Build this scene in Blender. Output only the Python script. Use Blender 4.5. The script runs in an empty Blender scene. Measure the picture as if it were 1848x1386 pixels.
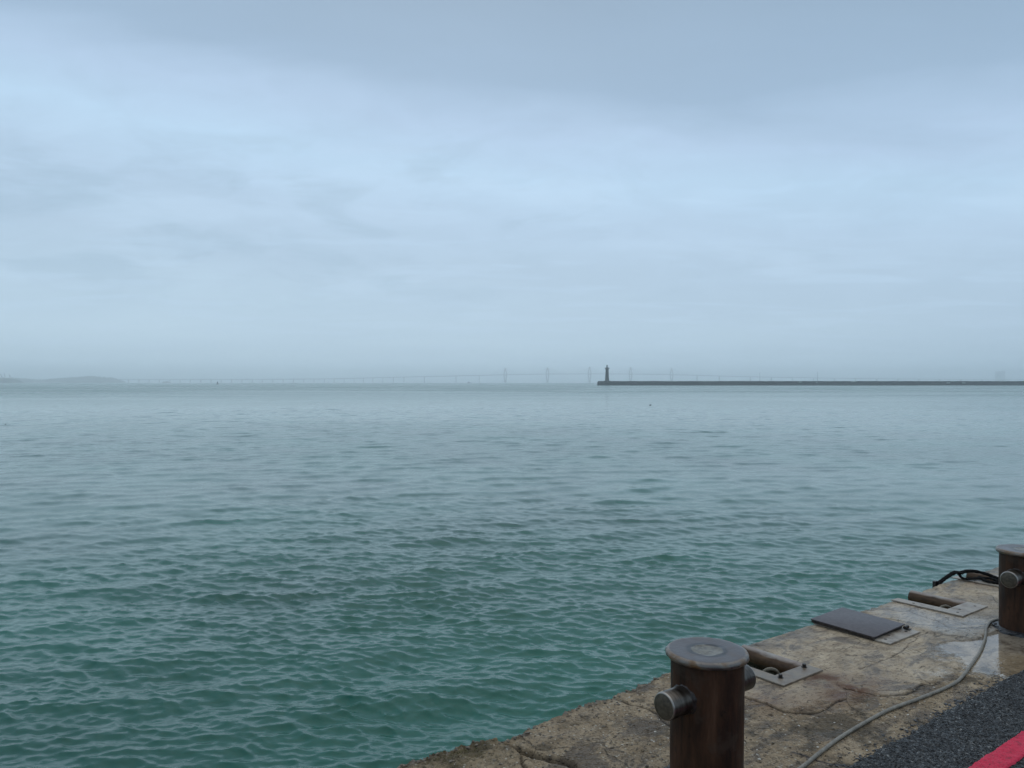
import bpy, bmesh, math, random
import numpy as np
from mathutils import Vector, Matrix

random.seed(7)
S = bpy.context.scene
COL = S.collection
R = math.radians

# ------------------------------------------------------------------ camera
EYE = 1.6            # eye above the quay top (z = 0)
WATER = -2.2         # water level
cam_data = bpy.data.cameras.new('camera')
cam_data.sensor_width = 36.0
cam_data.lens = 27.04
cam_data.clip_start = 0.05
cam_data.clip_end = 40000
cam = bpy.data.objects.new('camera', cam_data)
COL.objects.link(cam)
cam.location = (0, 0, EYE)
cam.rotation_euler = (R(90 - 0.124), 0, 0)
S.camera = cam

# ------------------------------------------------------------------ light, sky, exposure
SUN_EL, SUN_AZ = R(50), R(-5)        # azimuth from the view direction (+Y), clockwise seen from above
sun_dir = Vector((math.sin(SUN_AZ) * math.cos(SUN_EL), math.cos(SUN_AZ) * math.cos(SUN_EL), math.sin(SUN_EL)))
sd = bpy.data.lights.new('sun', 'SUN')
sd.energy = 0.36
sd.angle = R(110)
sd.color = (0.90, 0.97, 1.0)
sun = bpy.data.objects.new('sun', sd)
COL.objects.link(sun)
sun.rotation_euler = sun_dir.to_track_quat('Z', 'Y').to_euler()

S.view_settings.view_transform = 'Standard'
S.view_settings.look = 'None'
S.view_settings.exposure = 0.0
S.view_settings.gamma = 1.0
S.view_settings.use_curve_mapping = False
S.cycles.use_denoising = True
S.cycles.max_bounces = 12
S.cycles.volume_bounces = 7
S.cycles.transparent_max_bounces = 16
S.cycles.caustics_reflective = False
S.cycles.caustics_refractive = False
S.cycles.sample_clamp_indirect = 6.0


class NT:
    """Small helper around a node tree."""
    def __init__(self, nt):
        self.nt = nt
        nt.nodes.clear()

    def n(self, typ, ins=None, **props):
        nd = self.nt.nodes.new(typ)
        for k, v in props.items():
            setattr(nd, k, v)
        for k, v in (ins or {}).items():
            sock = nd.inputs[k]
            if isinstance(v, bpy.types.NodeSocket):
                self.nt.links.new(v, sock)
            else:
                if sock.type == 'RGBA' and not isinstance(v, (int, float)) and len(v) == 3:
                    v = (*v, 1)
                sock.default_value = v
        return nd

    def math(self, op, a, b=0.0, c=0.0, clamp=False):
        return self.n('ShaderNodeMath', {0: a, 1: b, 2: c}, operation=op, use_clamp=clamp).outputs[0]

    def vmath(self, op, a, b=(0, 0, 0)):
        return self.n('ShaderNodeVectorMath', {0: a, 1: b}, operation=op).outputs[0]

    def ramp(self, fac, stops, interp='LINEAR'):
        nd = self.n('ShaderNodeValToRGB', {'Fac': fac})
        cr = nd.color_ramp
        cr.interpolation = interp
        while len(cr.elements) < len(stops):
            cr.elements.new(0.5)
        for e, (p, c) in zip(cr.elements, stops):
            e.position = p
            if isinstance(c, (int, float)):
                c = (c, c, c)
            e.color = (*c[:3], 1)
        return nd.outputs['Color']

    def mix(self, fac, a, b, blend='MIX'):
        nd = self.n('ShaderNodeMix', data_type='RGBA', blend_type=blend)
        for sock, v in ((nd.inputs[0], fac), (nd.inputs[6], a), (nd.inputs[7], b)):
            if isinstance(v, bpy.types.NodeSocket):
                self.nt.links.new(v, sock)
            elif sock.type == 'RGBA':
                sock.default_value = (*v[:3], 1)
            else:
                sock.default_value = v
        return nd.outputs[2]

    def rng(self, v, a, b, c=0.0, d=1.0, smooth=True):
        nd = self.n('ShaderNodeMapRange', {0: v, 1: a, 2: b, 3: c, 4: d})
        nd.interpolation_type = 'SMOOTHSTEP' if smooth else 'LINEAR'
        return nd.outputs[0]

    def noise(self, vec, scale, detail=3.0, rough=0.55, dist=0.0):
        return self.n('ShaderNodeTexNoise', {'Vector': vec, 'Scale': scale, 'Detail': detail, 'Roughness': rough, 'Distortion': dist}).outputs[0]

    def mapping(self, vec, scale=(1, 1, 1), loc=(0, 0, 0), rot=(0, 0, 0)):
        return self.n('ShaderNodeMapping', {'Vector': vec, 'Scale': scale, 'Location': loc, 'Rotation': rot}).outputs[0]

    def attr(self, name):
        return self.n('ShaderNodeAttribute', attribute_name=name).outputs['Fac']

    def bump(self, height, dist, strength=1.0, normal=None):
        ins = {'Height': height, 'Distance': dist, 'Strength': strength}
        if normal is not None:
            ins['Normal'] = normal
        return self.n('ShaderNodeBump', ins).outputs[0]


def lin(r, g, b):
    """sRGB 0-255 to linear."""
    f = lambda c: c / 12.92 if c <= 0.04045 else ((c + 0.055) / 1.055) ** 2.4
    return (f(r / 255), f(g / 255), f(b / 255))


world = bpy.data.worlds.new('World')
S.world = world
world.use_nodes = True
W = NT(world.node_tree)
tc = W.n('ShaderNodeTexCoord').outputs['Generated']
sep = W.n('ShaderNodeSeparateXYZ', {0: tc})
wx, wy, wz = sep.outputs
zp = W.math('MAXIMUM', wz, 0.0)
den = W.math('ADD', zp, 0.10)
pl = W.n('ShaderNodeCombineXYZ', {0: W.math('DIVIDE', wx, den), 1: W.math('DIVIDE', wy, den), 2: 0.0}).outputs[0]
nbig = W.noise(W.mapping(pl, (0.55, 0.8, 1), (6.4, 0.3, 0)), 1.0, 4, 0.5, 0.3)
nmid = W.noise(W.mapping(pl, (0.7, 1.3, 1), (8.3, 2.2, 0), (0, 0, 0.25)), 1.8, 5, 0.55, 0.5)
nfin = W.noise(W.mapping(tc, (3.0, 3.0, 9.0), (0, 1.3, 0.4)), 2.2, 5, 0.55, 0.6)
t = W.math('ADD', zp, W.math('MULTIPLY_ADD', wx, 0.080, 0.012))
t = W.math('ADD', t, W.math('MULTIPLY', W.math('SUBTRACT', nbig, 0.5), 0.10))
t = W.math('ADD', t, W.math('MULTIPLY', W.math('SUBTRACT', nmid, 0.5), 0.07))
cloud = W.ramp(t, [
    (0.00, lin(192, 218, 236)),
    (0.03, lin(190, 216, 235)),
    (0.07, lin(184, 210, 230)),
    (0.14, lin(177, 202, 224)),
    (0.22, lin(181, 207, 231)),
    (0.285, lin(185, 215, 240)),
    (0.325, lin(177, 203, 230)),
    (0.37, lin(153, 180, 206)),
    (0.48, lin(138, 164, 188)),
    (0.62, lin(158, 181, 203)),
    (1.00, lin(238, 246, 252)),
])
# thin darker wisps low over the sea
wisp = W.math('MULTIPLY', W.rng(nfin, 0.47, 0.66), W.math('MULTIPLY', W.rng(zp, 0.06, 0.16), W.rng(zp, 0.36, 0.22)))
cloud = W.mix(W.math('MULTIPLY', wisp, W.rng(wx, 0.45, -0.25, 0.2, 0.6)), cloud, lin(159, 187, 209))
nmot = W.noise(W.mapping(tc, (2.2, 2.2, 6.5), (4, 0.3, 1.4), (0, 0.12, 0)), 3.2, 6, 0.62, 0.9)
mott = W.math('MULTIPLY', W.rng(nmot, 0.35, 0.68), W.rng(zp, 0.05, 0.14))
cloud = W.mix(W.math('MULTIPLY', mott, 0.26), cloud, W.mix(0.5, cloud, lin(150, 175, 197)))
lite = W.math('MULTIPLY', W.rng(nmid, 0.48, 0.66), W.rng(t, 0.36, 0.27, 0.0, 0.28))
cloud = W.mix(lite, cloud, lin(196, 222, 245))
sky = W.n('ShaderNodeTexSky', sky_type='NISHITA', sun_disc=False, sun_elevation=SUN_EL, sun_rotation=SUN_AZ, altitude=5, dust_density=3.0)
bg_sky = W.n('ShaderNodeBackground', {'Color': sky.outputs[0], 'Strength': 0.08})
bg_cloud = W.n('ShaderNodeBackground', {'Color': cloud, 'Strength': W.math('MULTIPLY', 1.07, W.rng(zp, 0.04, 0.0, 1.0, 1.35))})
mixs = W.n('ShaderNodeMixShader', {0: 0.93, 1: bg_sky.outputs[0], 2: bg_cloud.outputs[0]})
W.n('ShaderNodeOutputWorld', {'Surface': mixs.outputs[0]})
world.cycles.sampling_method = 'MANUAL'
world.cycles.sample_map_resolution = 512


# ------------------------------------------------------------------ numpy helpers
class VNoise:
    def __init__(self, seed):
        self.t = np.random.RandomState(seed).rand(256, 256).astype(np.float32)

    def __call__(self, x, y):
        xi = np.floor(x).astype(np.int64); yi = np.floor(y).astype(np.int64)
        fx = x - xi; fy = y - yi
        fx = fx * fx * (3 - 2 * fx); fy = fy * fy * (3 - 2 * fy)
        t = self.t
        a = t[xi & 255, yi & 255]; b = t[(xi + 1) & 255, yi & 255]
        c = t[xi & 255, (yi + 1) & 255]; d = t[(xi + 1) & 255, (yi + 1) & 255]
        return (a * (1 - fx) + b * fx) * (1 - fy) + (c * (1 - fx) + d * fx) * fy

    def fbm(self, x, y, oct=4, gain=0.5):
        s = 0; a = 1; tot = 0
        for o in range(oct):
            s = s + a * self(x * 2 ** o + 17.3 * o, y * 2 ** o + 5.1 * o); tot += a; a *= gain
        return s / tot - 0.5


def smooth(a, b, x):
    t = np.clip((x - a) / (b - a), 0, 1)
    return t * t * (3 - 2 * t)


def dist_poly(x, y, pts):
    d = np.full(x.shape, 1e9)
    for (ax, ay), (bx, by) in zip(pts[:-1], pts[1:]):
        vx, vy = bx - ax, by - ay
        L = vx * vx + vy * vy + 1e-12
        tt = np.clip(((x - ax) * vx + (y - ay) * vy) / L, 0, 1)
        d = np.minimum(d, np.hypot(x - ax - tt * vx, y - ay - tt * vy))
    return d


def fast_mesh(name, verts, quads, mat, shade_smooth=True, attrs=None):
    me = bpy.data.meshes.new(name)
    v0 = np.asarray(verts)[np.asarray(quads)]
    if np.cross(v0[:, 2, :2] - v0[:, 0, :2], v0[:, 3, :2] - v0[:, 1, :2]).sum() < 0:     # face upwards
        quads = np.asarray(quads)[:, ::-1]
    verts = np.asarray(verts, dtype=np.float32); quads = np.asarray(quads, dtype=np.int32)
    me.vertices.add(len(verts)); me.vertices.foreach_set('co', verts.ravel())
    me.loops.add(quads.size); me.loops.foreach_set('vertex_index', quads.ravel())
    me.polygons.add(len(quads))
    me.polygons.foreach_set('loop_start', np.arange(0, quads.size, 4, dtype=np.int32))
    me.polygons.foreach_set('use_smooth', np.full(len(quads), shade_smooth, dtype=bool))
    me.update(calc_edges=True)
    for k, v in (attrs or {}).items():
        at = me.attributes.new(k, 'FLOAT', 'POINT')
        at.data.foreach_set('value', np.asarray(v, dtype=np.float32).ravel())
    me.materials.append(mat)
    o = bpy.data.objects.new(name, me)
    COL.objects.link(o)
    return o


def grid_quads(nr, nc, wrap=False):
    i = np.arange(nr - 1)[:, None]; j = np.arange(nc if wrap else nc - 1)[None, :]
    j2 = (j + 1) % nc
    return np.stack([i * nc + j, i * nc + j2, (i + 1) * nc + j2, (i + 1) * nc + j], -1).reshape(-1, 4)


QUAY_ROT = math.atan2(0.6, 0.8)       # the quay edge runs along local x, the sea lies towards local +y
QM = Matrix.Rotation(QUAY_ROT, 4, 'Z')


def quay_to_world(u, s, z=0.0):
    return QM @ Vector((u, s, z))


# ------------------------------------------------------------------ object helpers
def tag(o, label=None, cat=None, group=None, kind=None):
    if label: o['label'] = label
    if cat: o['category'] = cat
    if group: o['group'] = group
    if kind: o['kind'] = kind
    return o


def empty(name, loc=(0, 0, 0), rz=0.0, label=None, cat=None, group=None):
    o = bpy.data.objects.new(name, None)
    o.empty_display_size = 0.1
    COL.objects.link(o)
    o.location = loc
    o.rotation_euler = (0, 0, rz)
    return tag(o, label, cat, group)


def link_bm(name, bm, mat, parent=None, smooth_deg=None):
    me = bpy.data.meshes.new(name)
    bmesh.ops.recalc_face_normals(bm, faces=bm.faces)
    if smooth_deg is not None:
        for f in bm.faces: f.smooth = True
        for e in bm.edges:
            if len(e.link_faces) == 2 and e.calc_face_angle(0) > R(smooth_deg): e.smooth = False
    bm.to_mesh(me); bm.free()
    me.materials.append(mat)
    o = bpy.data.objects.new(name, me)
    COL.objects.link(o)
    if parent is not None: o.parent = parent
    return o


def bm_lathe(bm, prof, seg=64, M=None, jitter=None):
    """prof: list of (r, z); closed to a point where r == 0."""
    M = M or Matrix.Identity(4)
    rings = []
    for (r, z) in prof:
        if r < 1e-6:
            rings.append([bm.verts.new(M @ Vector((0, 0, z)))])
        else:
            ring = []
            for k in range(seg):
                a = 2 * math.pi * k / seg
                rr, zz = (r, z) if jitter is None else jitter(r, z, a)
                ring.append(bm.verts.new(M @ Vector((rr * math.cos(a), rr * math.sin(a), zz))))
            rings.append(ring)
    for A, B in zip(rings[:-1], rings[1:]):
        for k in range(seg):
            k2 = (k + 1) % seg
            if len(A) == 1 and len(B) == 1: continue
            if len(A) == 1: bm.faces.new((A[0], B[k], B[k2]))
            elif len(B) == 1: bm.faces.new((A[k], A[k2], B[0]))
            else: bm.faces.new((A[k], A[k2], B[k2], B[k]))
    return bm


def bm_box(bm, lo, hi, M=None, bevel=0.0, seg=2):
    M = M or Matrix.Identity(4)
    vs = [bm.verts.new(M @ Vector((x, y, z))) for z in (lo[2], hi[2]) for y in (lo[1], hi[1]) for x in (lo[0], hi[0])]
    fs = [bm.faces.new([vs[i] for i in q]) for q in ((0, 2, 3, 1), (4, 5, 7, 6), (0, 1, 5, 4), (2, 6, 7, 3), (0, 4, 6, 2), (1, 3, 7, 5))]
    if bevel > 0:
        es = list({e for f in fs for e in f.edges})
        bmesh.ops.bevel(bm, geom=es, offset=bevel, segments=seg, affect='EDGES', profile=0.5)
    return bm


def bm_tube(bm, pts, rad, seg=10, squash=None, caps=True):
    """sweep a circle (or flattened section) along pts"""
    pts = [Vector(p) for p in pts]
    rads = rad if isinstance(rad, (list, tuple)) else [rad] * len(pts)
    rings = []
    for i, p in enumerate(pts):
        tdir = (pts[min(i + 1, len(pts) - 1)] - pts[max(i - 1, 0)]).normalized()
        up = Vector((0, 0, 1)) if abs(tdir.z) < 0.95 else Vector((0, 1, 0))
        side = tdir.cross(up).normalized(); nrm = side.cross(tdir).normalized()
        w, h = (rads[i], rads[i]) if squash is None else (rads[i] * squash[0], rads[i] * squash[1])
        rings.append([bm.verts.new(p + side * (w * math.cos(2 * math.pi * k / seg)) + nrm * (h * math.sin(2 * math.pi * k / seg))) for k in range(seg)])
    for A, B in zip(rings[:-1], rings[1:]):
        for k in range(seg):
            bm.faces.new((A[k], A[(k + 1) % seg], B[(k + 1) % seg], B[k]))
    if caps:
        bm.faces.new(rings[0][::-1]); bm.faces.new(rings[-1])
    return bm


def catmull(pts, n=12):
    P = [Vector(p) for p in pts]
    P = [P[0] * 2 - P[1]] + P + [P[-1] * 2 - P[-2]]
    out = []
    for i in range(1, len(P) - 2):
        for k in range(n):
            t = k / n
            a, b, c, d = P[i - 1], P[i], P[i + 1], P[i + 2]
            out.append(0.5 * ((2 * b) + (c - a) * t + (2 * a - 5 * b + 4 * c - d) * t * t + (3 * b - a - 3 * c + d) * t ** 3))
    out.append(P[-2])
    return out


def new_mat(name):
    m = bpy.data.materials.new(name)
    m.use_nodes = True
    return m, NT(m.node_tree)


def finish(N, ins):
    b = N.n('ShaderNodeBsdfPrincipled', ins)
    N.n('ShaderNodeOutputMaterial', {'Surface': b.outputs[0]})


# ------------------------------------------------------------------ materials
def mat_water():
    m, N = new_mat('sea_water')
    geo = N.n('ShaderNodeNewGeometry').outputs['Position']
    rough = N.attr('unresolved')
    patch = N.noise(N.mapping(geo, (0.008, 0.016, 1), (2.3, 0.6, 0)), 1.0, 4, 0.55, 0.4)
    near_murk = N.noise(N.mapping(geo, (0.16, 0.16, 1)), 1.0, 3, 0.5)
    col = N.ramp(near_murk, [(0.30, (0.0020, 0.070, 0.049)), (0.70, (0.0028, 0.110, 0.076))])
    n1 = N.noise(N.mapping(geo, (5.0, 8.0, 1), (0, 0, 0), (0, 0, -0.30)), 1.0, 3, 0.6, 0.6)
    n2 = N.noise(N.mapping(geo, (17.0, 27.0, 1), (0, 0, 0), (0, 0, -0.15)), 1.0, 2, 0.55, 0.3)
    h = N.math('ADD', n1, N.math('MULTIPLY', n2, 0.22))
    bmp = N.bump(N.math('MULTIPLY', h, N.attr('ripple')), 0.040, 0.22)
    r = N.math('MULTIPLY', N.math('MULTIPLY', N.math('SQRT', rough), 0.75), N.rng(patch, 0.25, 0.75, 0.78, 1.18))
    r = N.math('ADD', r, 0.008)
    finish(N, {'Base Color': col, 'Roughness': r, 'IOR': 1.36, 'Normal': bmp})
    return m


def mat_concrete():
    m, N = new_mat('quay_concrete')
    tco = N.n('ShaderNodeTexCoord').outputs['Object']
    zone = N.attr('topping'); crack = N.attr('crack'); wet = N.attr('puddle'); rust = N.attr('rust'); tar = N.attr('tar'); moss = N.attr('moss'); grime_shade = N.attr('grime_shade')
    big = N.noise(tco, 1.6, 5, 0.6, 0.4)
    mid = N.noise(N.mapping(tco, (1, 1.0, 1), (4, 2, 0)), 7.0, 5, 0.62, 0.6)
    fine = N.noise(tco, 60.0, 4, 0.65)
    grit = N.noise(tco, 210.0, 2, 0.6)
    # exposed aggregate: little stones of several colours
    vor = N.n('ShaderNodeTexVoronoi', {'Vector': N.vmath('ADD', tco, N.vmath('SCALE', N.n('ShaderNodeTexNoise', {'Vector': tco, 'Scale': 40.0}).outputs['Color'])), 'Scale': 62.0, 'Randomness': 1.0})
    vs = N.n('ShaderNodeSeparateColor', {0: vor.outputs['Color']})
    stone_pick = vs.outputs[0]
    stone = N.ramp(stone_pick, [(0.0, (0.055, 0.045, 0.035)), (0.18, (0.18, 0.137, 0.093)), (0.45, (0.33, 0.257, 0.178)), (0.72, (0.40, 0.322, 0.23)), (0.92, (0.50, 0.43, 0.34)), (0.99, (0.62, 0.56, 0.48))])
    core = N.rng(vor.outputs['Distance'], 0.55, 0.25)
    matrix = N.ramp(mid, [(0.28, (0.19, 0.135, 0.084)), (0.50, (0.45, 0.335, 0.215)), (0.72, (0.60, 0.46, 0.31))])
    matrix = N.mix(N.math('MULTIPLY', N.rng(fine, 0.35, 0.70), 0.45), N.mix(0.55, matrix, (0.10, 0.072, 0.045)), matrix)
    rough_c = N.mix(N.math('MULTIPLY', core, N.rng(vs.outputs[1], 0.25, 0.75, 0.0, 0.85)), matrix, stone)
    top = N.ramp(mid, [(0.25, (0.160, 0.118, 0.079)), (0.48, (0.375, 0.288, 0.197)), (0.75, (0.53, 0.42, 0.295))])
    top = N.mix(N.math('MULTIPLY', N.rng(big, 0.48, 0.66), 0.55), top, (0.165, 0.150, 0.135))
    top = N.mix(N.math('MULTIPLY', N.rng(fine, 0.58, 0.72), 0.35), top, (0.12, 0.095, 0.07))
    streak = N.noise(N.mapping(tco, (22, 60, 20), (0, 0, 0), (0, 0, 0.5)), 1.0, 4, 0.65, 0.8)
    top = N.mix(N.math('MULTIPLY', N.rng(streak, 0.52, 0.62), 0.5), top, (0.10, 0.078, 0.056))
    top = N.mix(N.math('MULTIPLY', N.rng(streak, 0.42, 0.34), 0.35), top, (0.46, 0.38, 0.28))
    col = N.mix(zone, rough_c, top)
    pits = N.noise(tco, 34.0, 5, 0.7, 0.6)
    pit = N.rng(pits, 0.60, 0.665)
    col = N.mix(N.math('MULTIPLY', pit, N.rng(zone, 0, 1, 0.85, 0.45)), col, (0.040, 0.030, 0.022))
    # dark damp patches
    patch = N.noise(N.mapping(tco, (1.0, 1.7, 1), (1.2, 7.7, 0)), 3.4, 5, 0.65, 0.8)
    col = N.mix(N.math('MULTIPLY', N.rng(patch, 0.50, 0.62), 0.68), col, (0.080, 0.060, 0.046))
    col = N.mix(N.math('MULTIPLY', grime_shade, 0.75), col, (0.055, 0.045, 0.033))
    col = N.mix(N.math('MULTIPLY', moss, N.rng(fine, 0.35, 0.6)), col, (0.085, 0.070, 0.030))
    rn = N.math('MULTIPLY', rust, N.rng(mid, 0.30, 0.56))
    col = N.mix(N.math('MULTIPLY', rn, 0.95), col, (0.100, 0.043, 0.022))
    col = N.mix(N.math('MULTIPLY', wet, 0.55), col, N.mix(0.35, col, (0.075, 0.048, 0.020)))
    col = N.mix(N.math('MULTIPLY', tar, 0.9), col, (0.020, 0.020, 0.028))
    # hairline cracks
    cv = N.n('ShaderNodeTexVoronoi', {'Vector': N.vmath('ADD', tco, N.vmath('SCALE', N.n('ShaderNodeTexNoise', {'Vector': tco, 'Scale': 5.0, 'Detail': 5.0}).outputs['Color'])), 'Scale': 1.5}, feature='DISTANCE_TO_EDGE')
    for nd in N.nt.nodes:
        if nd.bl_idname == 'ShaderNodeVectorMath' and nd.operation == 'SCALE': nd.inputs['Scale'].default_value = 0.22 if nd.inputs[0].links[0].from_node.inputs['Scale'].default_value == 5.0 else 0.012
    hair = N.math('MULTIPLY', N.rng(cv.outputs['Distance'], 0.006, 0.001), N.rng(big, 0.40, 0.56))
    col = N.mix(N.math('MAXIMUM', N.math('MULTIPLY', crack, 0.92), N.math('MULTIPLY', hair, 0.45)), col, (0.022, 0.017, 0.013))
    rgh = N.rng(patch, 0.40, 0.62, 0.72, 0.42)
    rgh = N.math('SUBTRACT', rgh, N.math('MULTIPLY', zone, 0.14))
    rgh = N.mix(N.math('POWER', wet, 0.6), rgh, (0.035, 0.035, 0.035))
    hgt = N.math('ADD', N.math('MULTIPLY', fine, 0.6), N.math('MULTIPLY', grit, 0.25))
    hgt = N.math('ADD', hgt, N.math('MULTIPLY', N.math('MULTIPLY', core, N.math('SUBTRACT', 1.0, zone)), 0.9))
    hgt = N.math('ADD', hgt, N.math('MULTIPLY', mid, 2.0))
    hgt = N.math('SUBTRACT', hgt, N.math('MULTIPLY', pit, 1.1))
    hgt = N.math('ADD', hgt, N.math('MULTIPLY', streak, 0.8))
    hgt = N.math('SUBTRACT', hgt, N.math('MULTIPLY', hair, 1.2))
    dry = N.math('SUBTRACT', 1.0, N.math('MULTIPLY', wet, 0.97), clamp=True)
    bmp = N.bump(N.math('MULTIPLY', hgt, dry), 0.0062, 1.0)
    finish(N, {'Base Color': col, 'Roughness': rgh, 'Normal': bmp, 'IOR': 1.45, 'Specular IOR Level': N.rng(wet, 0.0, 0.6, 0.13, 0.5)})
    return m


def mat_asphalt():
    m, N = new_mat('asphalt')
    tco = N.n('ShaderNodeTexCoord').outputs['Object']
    vor = N.n('ShaderNodeTexVoronoi', {'Vector': tco, 'Scale': 120.0})
    vs = N.n('ShaderNodeSeparateColor', {0: vor.outputs['Color']})
    big = N.noise(tco, 5.0, 4, 0.6)
    col = N.ramp(vs.outputs[0], [(0.0, (0.010, 0.009, 0.009)), (0.5, (0.022, 0.021, 0.020)), (0.82, (0.052, 0.050, 0.047)), (0.95, (0.10, 0.10, 0.10)), (1.0, (0.30, 0.29, 0.27))])
    col = N.mix(N.rng(big, 0.4, 0.65, 0.0, 0.6), col, (0.018, 0.017, 0.017))
    h = N.math('ADD', N.rng(vor.outputs['Distance'], 0.6, 0.05), N.math('MULTIPLY', vs.outputs[1], 0.8))
    bmp = N.bump(h, 0.010, 1.0)
    finish(N, {'Base Color': col, 'Roughness': N.rng(vs.outputs[2], 0, 1, 0.26, 0.6), 'Specular IOR Level': 0.35, 'Normal': bmp})
    return m


def mat_red_paint():
    m, N = new_mat('red_road_paint')
    tco = N.n('ShaderNodeTexCoord').outputs['Object']
    n = N.noise(tco, 30, 4, 0.6); f = N.noise(tco, 140, 3, 0.6)
    col = N.ramp(n, [(0.3, (0.52, 0.016, 0.052)), (0.7, (0.64, 0.026, 0.070))])
    col = N.mix(N.rng(f, 0.62, 0.70), col, (0.06, 0.018, 0.02))
    col = N.mix(N.math('MULTIPLY', N.rng(n, 0.44, 0.34), 0.4), col, (0.10, 0.03, 0.035))
    bmp = N.bump(f, 0.003, 1.0)
    finish(N, {'Base Color': col, 'Roughness': 0.6, 'Specular IOR Level': 0.25, 'Normal': bmp})
    return m


def mat_bollard():
    m, N = new_mat('rusty_wet_steel')
    tco = N.n('ShaderNodeTexCoord').outputs['Object']
    st = N.noise(N.mapping(tco, (15, 15, 3.0)), 1.0, 6, 0.68, 0.25)
    st2 = N.noise(N.mapping(tco, (42, 42, 2.2), (3, 1, 0)), 1.0, 3, 0.6, 0.2)
    bl = N.noise(tco, 9.0, 5, 0.6)
    f = N.noise(tco, 130.0, 3, 0.6)
    col = N.ramp(st, [(0.30, (0.010, 0.006, 0.005)), (0.44, (0.030, 0.014, 0.008)), (0.58, (0.060, 0.026, 0.013)), (0.72, (0.092, 0.045, 0.025))])
    col = N.mix(N.rng(st2, 0.52, 0.68, 0.0, 0.35), col, (0.006, 0.004, 0.004))
    col = N.mix(N.rng(bl, 0.54, 0.66, 0.0, 0.55), col, (0.062, 0.040, 0.028))
    col = N.mix(N.rng(bl, 0.40, 0.31, 0.0, 0.9), col, (0.008, 0.005, 0.004))
    bmp = N.bump(N.math('ADD', N.math('ADD', st, N.math('MULTIPLY', st2, 0.4)), N.math('MULTIPLY', f, 0.25)), 0.004, 0.8)
    finish(N, {'Base Color': col, 'Roughness': N.rng(st, 0.3, 0.7, 0.45, 0.68), 'Specular IOR Level': 0.2, 'Normal': bmp})
    return m


def mat_cap():
    m, N = new_mat('worn_steel_cap')
    tco = N.n('ShaderNodeTexCoord').outputs['Object']
    s = N.n('ShaderNodeSeparateXYZ', {0: tco})
    rad = N.math('SQRT', N.math('ADD', N.math('POWER', s.outputs[0], 2.0), N.math('POWER', s.outputs[1], 2.0)))
    n = N.noise(tco, 14.0, 5, 0.6, 0.5); f = N.noise(tco, 70.0, 4, 0.6); b = N.noise(N.mapping(tco, (1, 1, 1), (5, 3, 1)), 7.0, 4, 0.6, 0.8)
    col = N.ramp(n, [(0.3, (0.040, 0.032, 0.036)), (0.55, (0.066, 0.053, 0.054)), (0.72, (0.095, 0.066, 0.052))])
    rim = N.rng(rad, 0.143, 0.152)
    rimcol = N.ramp(b, [(0.36, (0.085, 0.032, 0.010)), (0.45, (0.15, 0.085, 0.038)), (0.55, (0.20, 0.175, 0.155)), (0.70, (0.13, 0.115, 0.11))])
    rimcol = N.mix(N.rng(f, 0.62, 0.70), rimcol, (0.012, 0.008, 0.007))
    col = N.mix(rim, col, rimcol)
    rr = N.math('ADD', rad, N.math('MULTIPLY', N.math('SUBTRACT', n, 0.5), 0.035))
    ring = N.math('MULTIPLY', N.rng(rr, 0.044, 0.060), N.rng(rr, 0.092, 0.074))
    col = N.mix(N.math('MULTIPLY', ring, N.rng(b, 0.62, 0.48)), col, (0.006, 0.006, 0.011))
    inner = N.rng(rr, 0.066, 0.056)
    col = N.mix(inner, col, N.ramp(f, [(0.35, (0.050, 0.042, 0.030)), (0.6, (0.150, 0.128, 0.090))]))
    metal = N.math('MULTIPLY', rim, N.rng(b, 0.46, 0.58, 0.0, 0.85))
    bmp = N.bump(N.math('ADD', N.math('MULTIPLY', f, 0.5), N.math('MULTIPLY', n, 0.8)), 0.0022, 0.8)
    finish(N, {'Base Color': col, 'Roughness': N.rng(n, 0.3, 0.7, 0.30, 0.46), 'Metallic': metal, 'Normal': bmp})
    return m


def mat_pin():
    m, N = new_mat('polished_steel_bar')
    tco = N.n('ShaderNodeTexCoord').outputs['Object']
    s = N.n('ShaderNodeSeparateXYZ', {0: tco})
    endf = N.rng(N.math('ABSOLUTE', s.outputs[0]), 0.2525, 0.2535)
    n = N.noise(N.mapping(tco, (30, 6, 6)), 1.0, 4, 0.6); f = N.noise(tco, 60, 4, 0.6)
    col = N.ramp(n, [(0.35, (0.045, 0.034, 0.026)), (0.6, (0.155, 0.132, 0.112))])
    col = N.mix(endf, col, N.ramp(f, [(0.35, (0.045, 0.033, 0.020)), (0.65, (0.095, 0.075, 0.050))]))
    edge = N.math('MULTIPLY', N.rng(N.math('ABSOLUTE', s.outputs[0]), 0.2462, 0.2475), N.math('SUBTRACT', 1.0, endf))
    col = N.mix(N.math('MULTIPLY', edge, 0.7), col, (0.42, 0.38, 0.34))  # bright worn rim, with its white highlight put into the colour
    met = N.math('MULTIPLY', N.math('SUBTRACT', 1.0, endf), 0.9)
    finish(N, {'Base Color': col, 'Metallic': met, 'Roughness': N.rng(endf, 0, 1, 0.33, 0.5), 'Normal': N.bump(N.math('ADD', n, f), 0.0015, 0.6)})
    return m


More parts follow.
